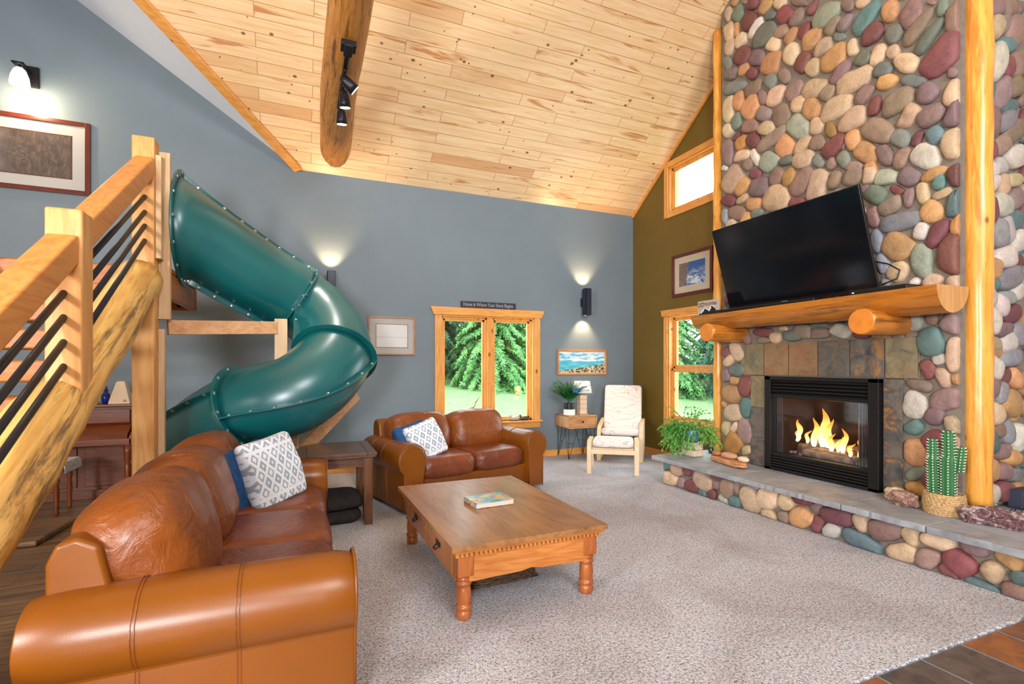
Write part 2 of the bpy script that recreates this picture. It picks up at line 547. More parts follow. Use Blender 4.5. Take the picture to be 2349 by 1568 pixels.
ks2 = t.ramp(t.noise(uvn, 2.6, 1), [(0.5, (0, 0, 0, 1)), (0.54, (1, 1, 1, 1))])
col = t.mix(t.math('MULTIPLY', t.math('MULTIPLY', kn, ksel), 0.9), col, s8(124, 62, 26))
col = t.mix(t.math('MULTIPLY', t.math('MULTIPLY', kn2, ks2), 0.9), col, s8(110, 56, 26))
col = t.mix(br.outputs['Fac'], col, s8(176, 116, 62))
t.bump(t.math('SUBTRACT', 1.0, br.outputs['Fac']), 0.6, 0.004)
M['ceiling'] = t.base(col, 0.36)

# hardwood floor left
t = NT('hardwood_floor_boards')
o = t.obj()
br = t.n('ShaderNodeTexBrick', offset=0.4, i={'Scale': 1.0, 'Mortar Size': 0.002, 'Brick Width': 1.3, 'Row Height': 0.12, 'Color1': (0, 0, 0, 1), 'Color2': (1, 1, 1, 1), 'Mortar': (0, 0, 0, 1)})
t.l(o, br.inputs['Vector'])
g = t.noise(t.obj((0.25, 3.0, 1)), 5, 5, 0.65, 1.2)
c = t.ramp(g, [(0.3, s8(84, 58, 38)), (0.5, s8(150, 112, 72)), (0.7, s8(178, 142, 98))])
c = t.mix(t.math('MULTIPLY', br.outputs['Color'], 0.5), c, s8(112, 92, 76))
c = t.mix(br.outputs['Fac'], c, s8(50, 34, 22))
M['hardwood'] = t.base(c, 0.4)

# slate
def slate(name, stops, warm, scale=3.0, rough=0.55):
    t = NT(name)
    o = t.obj()
    f = t.noise(o, scale, 6, 0.65, 0.8)
    c = t.ramp(f, stops)
    w = t.ramp(t.noise(t.obj(loc=(3, 1, 2)), scale * 0.9, 5, 0.7, 1.4), [(0.52, (0, 0, 0, 1)), (0.62, (1, 1, 1, 1))])
    c = t.mix(t.math('MULTIPLY', w, 0.7), c, warm)
    t.bump(t.noise(o, scale * 5, 6, 0.7), 0.5, 0.008)
    return t.base(c, rough)


M['slate_a'] = slate('green_slate_tile', [(0.3, s8(92, 90, 72)), (0.6, s8(140, 126, 98))], s8(150, 116, 78), 8)
M['slate_b'] = slate('rust_slate_tile', [(0.3, s8(112, 90, 68)), (0.6, s8(150, 118, 84))], s8(156, 98, 66), 9)
M['slate_c'] = slate('grey_slate_tile', [(0.3, s8(70, 68, 66)), (0.6, s8(108, 100, 94))], s8(120, 96, 76), 9)
M['slate_d'] = slate('rust_spotted_slate_tile', [(0.35, s8(62, 64, 68)), (0.6, s8(108, 100, 92))], s8(176, 116, 48), 7)
M['hearth_slab'] = slate('grey_bluestone_slab', [(0.3, s8(120, 124, 132)), (0.6, s8(164, 168, 176))], s8(150, 150, 152), 3.0, 0.6)
M['grout'] = plain('grey_grout', s8(128, 116, 104), 0.9, nz=0.1, bmp=0.3)
M['mortar'] = plain('taupe_mortar', s8(128, 119, 108), 0.95, nz=0.12, sc_=20, bmp=0.5)

# floor slate tiles
t = NT('slate_floor_tile')
o = t.obj(loc=(-2.559, -1.54, 0))
br = t.n('ShaderNodeTexBrick', offset=0.0, i={'Scale': 1.0, 'Mortar Size': 0.006, 'Brick Width': 0.352, 'Row Height': 0.352, 'Color1': (0, 0, 0, 1), 'Color2': (1, 1, 1, 1), 'Mortar': (0, 0, 0, 1)})
t.l(o, br.inputs['Vector'])
f = t.noise(o, 7, 6, 0.7, 1.0)
c1 = t.ramp(f, [(0.3, s8(52, 50, 56)), (0.62, s8(96, 84, 78))])
c2 = t.ramp(f, [(0.3, s8(96, 62, 40)), (0.62, s8(150, 92, 50))])
c = t.mix(t.ramp(t.math('ADD', t.math('MULTIPLY', br.outputs['Color'], 0.6), t.math('MULTIPLY', t.noise(o, 3.1, 4, 0.6, 1.0), 0.5)), [(0.42, (0, 0, 0, 1)), (0.6, (1, 1, 1, 1))]), c1, c2)
c = t.mix(br.outputs['Fac'], c, s8(120, 134, 150))
t.bump(f, 0.3, 0.008)
M['floor_slate'] = t.base(c, 0.4)

# river stones (colour per stone)
t = NT('river_stone')
a = t.n('ShaderNodeVertexColor', layer_name='Col')
o = t.obj()
n = t.noise(o, 9, 5, 0.65, 0.5)
n2 = t.noise(o, 60, 3, 0.7)
c = t.mix(1.0, a.outputs['Color'], t.ramp(n, [(0.25, (0.72, 0.70, 0.70, 1)), (0.6, (1.08, 1.05, 1.02, 1))]), 'MULTIPLY')
c = t.mix(1.0, c, t.ramp(n2, [(0.3, (0.86, 0.86, 0.86, 1)), (0.65, (1.1, 1.1, 1.1, 1))]), 'MULTIPLY')
t.bump(t.math('ADD', n, t.math('MULTIPLY', n2, 0.35)), 0.6, 0.016)
M['stone'] = t.base(c, 0.62)

# glass
t = NT('window_glass')
gl = t.n('ShaderNodeBsdfGlossy', i={'Roughness': 0.02})
tr = t.n('ShaderNodeBsdfTransparent', i={'Color': (0.97, 1.0, 0.98, 1)})
mx = t.n('ShaderNodeMixShader', i={0: 0.05})
t.l(tr.outputs[0], mx.inputs[1]); t.l(gl.outputs[0], mx.inputs[2])
t.l(mx.outputs[0], t.t.nodes['Material Output'].inputs[0])
M['glass'] = t.m
t = NT('picture_glass')
gl = t.n('ShaderNodeBsdfGlossy', i={'Roughness': 0.03})
tr = t.n('ShaderNodeBsdfTransparent')
mx = t.n('ShaderNodeMixShader', i={0: 0.06})
t.l(tr.outputs[0], mx.inputs[1]); t.l(gl.outputs[0], mx.inputs[2])
t.l(mx.outputs[0], t.t.nodes['Material Output'].inputs[0])
M['pglass'] = t.m
t = NT('firebox_glass')
gl = t.n('ShaderNodeBsdfGlossy', i={'Roughness': 0.05})
tr = t.n('ShaderNodeBsdfTransparent')
mx = t.n('ShaderNodeMixShader', i={0: 0.09})
t.l(tr.outputs[0], mx.inputs[1]); t.l(gl.outputs[0], mx.inputs[2])
t.l(mx.outputs[0], t.t.nodes['Material Output'].inputs[0])
M['fglass'] = t.m


def glow(name, col, st):
    t = NT(name)
    t.b.inputs['Emission Color'].default_value = col
    t.b.inputs['Emission Strength'].default_value = st
    return t.base(col, 0.6)


M['lamp_white'] = glow('led_lens', (1, 0.96, 0.9, 1), 12)
M['lamp_warm'] = glow('warm_glass_shade', (1, 0.84, 0.58, 1), 3.5)
M['bulb'] = glow('warm_bulb', (1, 0.78, 0.45, 1), 6)

t = NT('tv_screen_glass')
M['screen'] = t.base((0.004, 0.005, 0.008, 1), 0.12)

# ikat cushion cloth
t = NT('ikat_cushion_cloth')
o = t.obj()
xs = t.sep(o)
wz = t.noise(o, 60, 2)
X_ = t.math('MULTIPLY', t.math('ADD', xs[0], t.math('MULTIPLY', wz, 0.01)), 11.5)
Z_ = t.math('MULTIPLY', t.math('ADD', xs[2], t.math('MULTIPLY', wz, 0.01)), 8.2)
fx_ = t.math('ABSOLUTE', t.math('SUBTRACT', t.math('FRACT', X_), 0.5))
fz_ = t.math('ABSOLUTE', t.math('SUBTRACT', t.math('FRACT', Z_), 0.5))
d = t.math('ADD', fx_, fz_)
k1 = t.ramp(d, [(0.0, (1, 1, 1, 1)), (0.07, (0, 0, 0, 1)), (0.11, (0, 0, 0, 1)), (0.14, (1, 1, 1, 1)), (0.34, (1, 1, 1, 1)), (0.38, (0, 0, 0, 1)), (0.62, (0, 0, 0, 1)), (0.68, (1, 1, 1, 1)), (0.78, (1, 1, 1, 1)), (0.82, (0, 0, 0, 1))])
az = t.math('ABSOLUTE', xs[2])
band = t.math('GREATER_THAN', t.math('ABSOLUTE', t.math('SUBTRACT', az, 0.165)), 0.012)
edge = t.math('LESS_THAN', az, 0.235)
kk = t.math('MULTIPLY', t.math('MULTIPLY', k1, band), edge)
M['ikat'] = t.base(t.mix(t.math('MULTIPLY', kk, 0.9), s8(226, 232, 240), s8(142, 156, 174)), 0.9)

# line drawn leaf upholstery
t = NT('leaf_print_upholstery')
o = t.obj()
w = t.n('ShaderNodeTexWave', wave_type='RINGS', i={'Scale': 3.0, 'Distortion': 9.0, 'Detail': 1.5, 'Detail Scale': 2.2})
t.l(o, w.inputs['Vector'])
v1 = t.vor(t.obj((1.6, 1, .8), (0, .6, 0)), 11, 'DISTANCE_TO_EDGE')
ln = t.ramp(w.outputs['Fac'], [(0.0, (1, 1, 1, 1)), (0.05, (0, 0, 0, 1))])
l2 = t.ramp(v1, [(0.0, (1, 1, 1, 1)), (0.016, (0, 0, 0, 1))])
c = t.mix(t.math('MULTIPLY', t.math('MAXIMUM', ln, l2), 0.5), s8(236, 228, 224), s8(132, 124, 130))
M['leafprint'] = t.base(c, 0.9)

# lawn and foliage
t = NT('lawn_grass')
o = t.obj()
f = t.noise(o, 1.2, 5, 0.7)
f2 = t.noise(o, 14, 3, 0.7)
c = t.ramp(t.math('ADD', t.math('MULTIPLY', f, 0.5), t.math('MULTIPLY', f2, 0.5)), [(0.35, s8(80, 112, 66)), (0.6, s8(104, 130, 84))])
t.bump(f2, 0.8, 0.05)
M['grass'] = t.base(c, 0.9)


def leafmat(name, a, b):
    t = NT(name)
    f = t.noise(t.obj(), 2.0, 4, 0.7)
    c = t.ramp(f, [(0.3, a), (0.7, b)])
    t.b.inputs['Subsurface Weight'].default_value = 0
    return t.base(c, 0.6)


M['needles'] = leafmat('spruce_needles', s8(34, 92, 44), s8(104, 160, 78))
M['needles_b'] = leafmat('dark_spruce_needles', s8(28, 74, 52), s8(72, 128, 80))
M['bark'] = plain('conifer_bark', s8(110, 98, 88), 0.9, nz=0.3, sc_=12, bmp=0.6)
M['birchbark'] = plain('pale_trunk_bark', s8(206, 210, 206), 0.9, nz=0.2, sc_=6)
M['fern'] = leafmat('asparagus_fern_leaf', s8(30, 108, 50), s8(70, 150, 70))
M['cactusleaf'] = leafmat('trailing_cactus_leaf', s8(56, 128, 40), s8(120, 180, 76))
M['cactus'] = leafmat('green_cactus_flesh', s8(30, 92, 52), s8(56, 124, 70))
M['spine'] = plain('white_cactus_spine', s8(232, 232, 214), 0.8)

# ================================================================ SETTING
YB, XR = 7.24, 5.37
SL = 0.717
def zr(y): return 4.075 + SL * (YB - y)

# floors
b = MB(); b.bb((-5, -4, -0.2), (5.57, 7.44, -0.012)); b.bb((5.57, -4, -0.2), (7.5, 2.3, -0.012)); struct('floor', b, M['hardwood'])
b = MB(); b.bb((-0.45, -4, -0.011), (7.5, 1.54, 0.0)); struct('floor_slate', b, M['floor_slate'])
# carpet with a slightly ragged front edge
b = MB(); rnd = random.Random(4)
pts = [(-0.45, 7.24), (-0.45, 1.56)]
x = -0.45
while x < 4.25:
    x += 0.012; pts.append((x, 1.545 + rnd.uniform(-0.012, 0.010)))
pts += [(4.25, 7.24)]
b.prism(pts, -0.009, 0.012, 'z')
b.bb((4.25, 5.0, -0.009), (5.37, 7.24, 0.012))
struct('floor_carpet', b, M['carpet'])
# raised wood landing by the piano with a bull-nosed edge
b = MB(); b.prism([(-5, 5.37), (-2.0, 5.37), (-1.95, 6.05), (-1.3, 6.1), (-0.47, 6.1), (-0.47, 7.24), (-5, 7.24)], -0.011, 0.035, 'z')
struct('floor_raised', b, M['hardwood'], bevel=0.012)

# ceiling
b = MB()
b.add([(0, YB, zr(YB)), (5.57, YB, zr(YB)), (5.57, 2.3, zr(2.3)), (7.5, 2.3, zr(2.3)), (7.5, .5, zr(.5)), (-5, .5, zr(.5)), (-5, 2.5, zr(2.5))], [(0, 1, 2, 3, 4, 5, 6)])
b.add([(-5, .5, zr(.5)), (7.5, .5, zr(.5)), (7.5, -4, zr(.5) - 4.5 * SL), (-5, -4, zr(.5) - 4.5 * SL)], [(0, 1, 2, 3)])
K = math.sqrt(1 + SL * SL)
ce = struct('ceiling', b, M['ceiling'], uv=lambda v: (v.x + 20, (YB - v.y) * K + 0.02))
b = MB(); b.add([(0, YB, 4.075), (-5, 2.5, zr(2.5)), (-5, YB, 4.075 + 3.4)], [(0, 1, 2)])
struct('ceiling_drywall', b, M['white_ceiling'])
b = MB(); b.add([(-5, 2.5, zr(2.5)), (-5.2, 2.5, 9), (-5.2, 7.4, 9), (-5, 7.24, 7.475)], [(0, 1, 2, 3)])

# walls
OPX = (1.94, 3.46, 0.61, 2.23)
b = MB()
b.prism([(-5, -0.2), (OPX[0], -0.2), (OPX[0], 4.12), (0, 4.12), (-5, 7.52)], YB, YB + 0.2, 'y')
b.bb((OPX[0], YB, -0.2), (OPX[1], YB + 0.2, OPX[2])); b.bb((OPX[0], YB, OPX[3]), (OPX[1], YB + 0.2, 4.12))
b.bb((OPX[1], YB, -0.2), (5.57, YB + 0.2, 4.12))
struct('wall_back', b, M['wall_grey'])
b = MB()
U = (5.05, 6.32, 3.88, 4.59); L = (5.05, 6.33, 0.62, 2.25)
b.prism([(6.33, -.2), (YB - .001, -.2), (YB - .001, zr(YB)), (6.33, zr(6.33))], XR, XR + .2, 'x')
b.bb((XR, 5.05, -.2), (XR + .2, 6.33, L[2])); b.bb((XR, 5.05, L[3]), (XR + .2, 6.33, U[2]))
b.prism([(5.05, U[3]), (6.33, U[3]), (6.33, zr(6.33)), (5.05, zr(5.05))], XR, XR + .2, 'x')
b.prism([(4.935, -.2), (5.05, -.2), (5.05, zr(5.05)), (4.935, zr(4.935))], XR, XR + .2, 'x')
struct('wall_right', b, M['wall_olive'])
b = MB(); b.bb((-5.2, -4, -.2), (-5, 7.44, 9)); struct('wall_left', b, M['wall_plain'])
b = MB(); b.bb((-5.2, -4.2, -.2), (7.7, -4, 9)); struct('wall_rear', b, M['wall_plain'])
b = MB(); b.bb((7.5, -4, -.2), (7.7, 2.3, 9)); struct('wall_far_right', b, M['wall_plain'])

# trims
def beam2(b, p, q, w, h, up):
    p = Vector(p); q = Vector(q); d = (q - p).normalized(); u = Vector(up); u = (u - d * u.dot(d)).normalized(); s = d.cross(u)
    vs = []
    for c in (p, q):
        for a, e in ((-1, -1), (1, -1), (1, 1), (-1, 1)): vs.append(c + s * a * w / 2 + u * e * h / 2)
    return b.add(vs, [(0, 1, 2, 3), (7, 6, 5, 4), (0, 4, 5, 1), (1, 5, 6, 2), (2, 6, 7, 3), (3, 7, 4, 0)])
b = MB(); beam2(b, (0.0, YB - 0.02, 4.06), (-5, 2.5 - 0.02, zr(2.5) - 0.02), 0.03, 0.12, (1, -0.95, 0.2)); struct('trim_1', b, M['trim'], bevel=0.006)
b = MB(); beam2(b, (XR - .02, YB - .01, zr(YB) - .02), (XR - .02, 4.9, zr(4.9) - .02), 0.035, 0.045, (0, 0, 1)); struct('trim_2', b, M['trim_y'], bevel=0.005)
b = MB(); b.bb((-0.45, YB - .02, .012), (XR, YB, .115)); struct('baseboard_back', b, M['trim'], bevel=0.005)
b = MB(); b.bb((XR - .02, 5.2, .012), (XR, YB - .02, .115)); struct('baseboard_right', b, M['trim_y'], bevel=0.005)

# windows: thing 'window_n' with frame parts, panes
def sub_struct(name, b, m, parent, bevel=0.004):
    return part(name, b, m, parent, bevel=bevel)
w1 = thing('window_1', None, None); del w1['label']; del w1['category']; w1['kind'] = 'structure'
x0, x1, z0, z1 = OPX
b = MB(); b.bb((x0 - .1, YB - .022, z0 - .02), (x0, YB, z1)); sub_struct('casing', b, M['trim_z'], w1)
b = MB(); b.bb((x1, YB - .022, z0 - .02), (x1 + .1, YB, z1)); sub_struct('casing', b, M['trim_z'], w1)
b = MB(); b.prism([(x0 - .12, z1), (x1 + .12, z1), (x1 + .17, z1 + .115), (x0 - .17, z1 + .115)], YB - .04, YB, 'y'); sub_struct('head_casing', b, M['trim'], w1)
b = MB(); b.bb((x0 - .12, YB - .07, z0 - .025), (x1 + .12, YB + .14, z0)); sub_struct('sill', b, M['trim'], w1)
b = MB(); b.bb((x0 - .1, YB - .025, z0 - .12), (x1 + .1, YB, z0 - .025)); sub_struct('apron', b, M['trim'], w1)
b = MB(); b.bb((x0, YB, z0), (x0 + .02, YB + .19, z1)); b.bb((x1 - .02, YB, z0), (x1, YB + .19, z1)); b.bb((x0, YB, z1 - .02), (x1, YB + .19, z1)); sub_struct('jamb', b, M['trim_z'], w1)
xm = 2.72
b = MB(); b.bb((xm - .045, YB + .02, z0), (xm + .045, YB + .17, z1)); sub_struct('mullion', b, M['trim_z'], w1)
for a, c in ((x0 + .02, xm - .045), (xm + .045, x1 - .02)):
    b = MB()
    for st_, (y_a, y_b) in ((0.03, (.06, .16)), (0.06, (.09, .14))):
        b.bb((a, YB + y_a, z0), (a + st_, YB + y_b, z1 - .02)); b.bb((c - st_, YB + y_a, z0), (c, YB + y_b, z1 - .02))
        b.bb((a, YB + y_a, z0), (c, YB + y_b, z0 + st_)); b.bb((a, YB + y_a, z1 - .02 - st_), (c, YB + y_b, z1 - .02))
    s_ = sub_struct('sash', b, M['trim_z'], w1, 0.003)
    b = MB(); b.bb((a + .05, YB + .113, z0 + .05), (c - .05, YB + .117, z1 - .07)); part('pane', b, M['glass'], s_)

def side_window(name, y0, y1, z0, z1, rail, head, mt='trim_y'):
    w = thing(name, None, None); del w['label']; del w['category']; w['kind'] = 'structure'
    X = XR
    b = MB(); b.bb((X - .022, y1, z0 - .085), (X, y1 + .09, z1 + (0 if head else .085))); sub_struct('casing', b, M['trim_z'], w)
    b = MB()
    if head: b.prism([(y0 - .1, z1), (y1 + .11, z1), (y1 + .14, z1 + .10), (y0 - .1, z1 + .10)], X - .04, X, 'x')
    else: b.bb((X - .022, y0 - .1, z1), (X, y1, z1 + .085))
    sub_struct('head_casing', b, M[mt], w)
    b = MB(); b.bb((X - .022, y0 - .1, z0 - .085), (X, y1, z0)); sub_struct('sill', b, M[mt], w)
    b = MB(); b.bb((X, y1 - .018, z0), (X + .19, y1, z1)); b.bb((X, y0, z0), (X + .19, y0 + .018, z1)); b.bb((X, y0, z1 - .018), (X + .19, y1, z1)); b.bb((X, y0, z0), (X + .19, y1, z0 + .018)); sub_struct('jamb', b, M[mt], w)
    parts_ = [(z0 + .018, z1 - .018)] if rail is None else [(z0 + .018, rail), (rail, z1 - .018)]
    for k, (za, zb) in enumerate(parts_):
        b = MB(); off = 0.0 if (k == 0) else 0.04
        for st_, (xa, xb) in ((0.035, (.05 + off, .10 + off)), (0.055, (.06 + off, .09 + off))):
            b.bb((X + xa, y0 + .018, za), (X + xb, y0 + .018 + st_, zb)); b.bb((X + xa, y1 - .018 - st_, za), (X + xb, y1 - .018, zb))
            b.bb((X + xa, y0 + .018, za), (X + xb, y1 - .018, za + st_)); b.bb((X + xa, y0 + .018, zb - st_), (X + xb, y1 - .018, zb))
        s_ = sub_struct('sash', b, M['trim_z'], w, 0.003)
        b = MB(); b.bb((X + .073 + off, y0 + .06, za + .04), (X + .077 + off, y1 - .06, zb - .04)); part('pane', b, M['glass'], s_)
side_window('window_2', *U[:2], U[2], U[3], None, False)
side_window('window_3', *L[:2], L[2], L[3], 1.43, True)

# ---------------------------------------------------------------- ceiling log with track light
t_ = thing('ceiling_log', 'thick peeled log beam running under the sloped pine ceiling', 'beam', (0.35, 3.4, 4.3))
b = MB(); path = []; rad = []
for i in range(40):
    y = 7.25 - i * 0.19
    path.append((0.435 - 0.025 * (7 - y) + 0.012 * math.sin(y * 2), y, 4.34 + 0.0 * (7 - y))); rad.append(0.192 - 0.009 * max(0, 7 - y))
b.tube(path, rad, 28, wob=0.07, seed=2)
part('log', b, M['log_beam'], t_, smooth=True, world=True)
tl = thing('track_light', 'black track light with three spot heads under the ceiling log', 'light', (0.37, 4.6, 4.12))
YT = (4.35, 5.45)
b = MB(); b.box((.38, (YT[0] + YT[1]) / 2, 4.135), (.036, YT[1] - YT[0], .03)); part('track', b, M['black_matte'], tl, world=True, bevel=.004)
b = MB(); b.box((.38, 4.36, 4.13), (.12, .12, .045)); b.box((.38, 4.36, 4.10), (.07, .16, .03)); part('connector_box', b, M['black_matte'], tl, world=True, bevel=.006)
for (yh, tgt) in ((4.72, (.50, 4.74, 3.95)), (5.0, (.415, 5.04, 3.86)), (5.36, (.41, 5.40, 3.86))):
    p = Vector((.40, yh, 4.02)); q = Vector(tgt); d = (q - p).normalized()
    b = MB(); b.tube([p - d * .07, p - d * .055, p - d * .02, p + d * .04, p + d * .085], [.012, .032, .045, .052, .054], 20)
    b.tube([(.385, yh, 4.125), tuple(p - d * .02)], .010, 8); b.box((.38, yh, 4.12), (.03, .05, .03))
    h = part('spot_head', b, M['black_metal'], tl, world=True, smooth=True)
    b = MB(); b.tube([p + d * .084, p + d * .088], .046, 20); part('lens', b, M['lamp_white'], h, world=True)
    l = bpy.data.lights.new('spot_lamp', 'SPOT'); l.energy = 22; l.spot_size = R(70); l.spot_blend = .6; l.color = (1, .94, .85); l.shadow_soft_size = .04
    lo = bpy.data.objects.new('spot_lamp', l); COL.objects.link(lo); lo.location = p + d * .12; lo.rotation_euler = d.to_track_quat('-Z', 'Y').to_euler()

# ================================================================ FIREPLACE
PAL = {'c': (206, 172, 134), 'w': (204, 194, 184), 'o': (206, 146, 86), 'd': (184, 122, 60), 'p': (126, 62, 64), 'm': (140, 108, 108), 'b': (146, 116, 98),
       'g': (110, 122, 108), 'G': (152, 160, 142), 't': (84, 122, 124), 's': (138, 142, 152)}


def stones(b, spec, O, U, V, N, h, region, seed, holes=(), fill_r=(.045, .10), slant=0.9, soft=0):
    rnd = random.Random(seed)
    L = []
    for e in spec.split(';'):
        v = e.split(','); q = [float(x) for x in v[:5]]; L.append([q[0], q[1], q[2] * 1.05, q[3] * 1.09, q[4], v[5]])
    cnt = 0
    (u0, u1, v0, v1) = region
    tries = int(1500 * (u1 - u0) * (v1 - v0))
    for k in range(tries):
        q = rnd.random()
        a = fill_r[0] + (fill_r[1] - fill_r[0]) * (1 - k / tries) * rnd.uniform(.7, 1.1)
        r2 = a * rnd.uniform(.62, .85)
        u, v = rnd.uniform(u0 + r2, u1 - r2), rnd.uniform(v0 + r2, v1 - r2)
        if any(h0 - r2 < u < h1 + r2 and g0 - r2 < v < g1 + r2 for h0, h1, g0, g1 in holes): continue
        ok = True
        for s_ in L:
            du, dv = u - s_[0], v - s_[1]
            if abs(du) > .4 or abs(dv) > .4: continue
            ca, sa = math.cos(s_[4]), math.sin(s_[4])
            x_ = (du * ca + dv * sa) / (s_[2] + a * .88); y_ = (-du * sa + dv * ca) / (s_[3] + a * .88)
            if x_ * x_ + y_ * y_ < 1.0: ok = False; break
        if ok: L.append([u, v, a, r2, slant + rnd.uniform(-.5, .5), rnd.choice('ccoowbbmmpggGts')])
    for (u, v, a, r2, an, cc) in L:
        if U.y > .5 and v + .1 > zr(u): continue
        n = 22; poly = []; ph = rnd.uniform(0, 9)
        ca, sa = math.cos(an), math.sin(an)
        ex = rnd.uniform(.66, .95)
        for k in range(n):
            t = 2 * PI * k / n
            w = 1 + .05 * math.sin(2 * t + ph) + .05 * math.sin(3 * t + ph * 2) + .025 * math.sin(4 * t + ph * 3)
            x_ = a * w * math.copysign(abs(math.cos(t)) ** ex, math.cos(t)); y_ = r2 * w * math.copysign(abs(math.sin(t)) ** ex, math.sin(t))
            uu, vv = u + x_ * ca - y_ * sa, v + x_ * sa + y_ * ca
            uu = min(max(uu, u0 - soft), u1); vv = min(max(vv, v0), v1)
            poly.append((uu - u, vv - v))
        c = [(q * .82 + sum(PAL[cc]) * .06) * .9 + 14 for q in PAL[cc]]; j = rnd.uniform(.9, 1.1)
        col = s8(*[min(255, x * j + rnd.uniform(-5, 5)) for x in c])
        b.col = col
        hh = min(h, r2 * .85) * rnd.uniform(.85, 1.1)
        b.dome(poly, hh, O + U * u + V * v, U, V, N)
    b.col = None
    return b

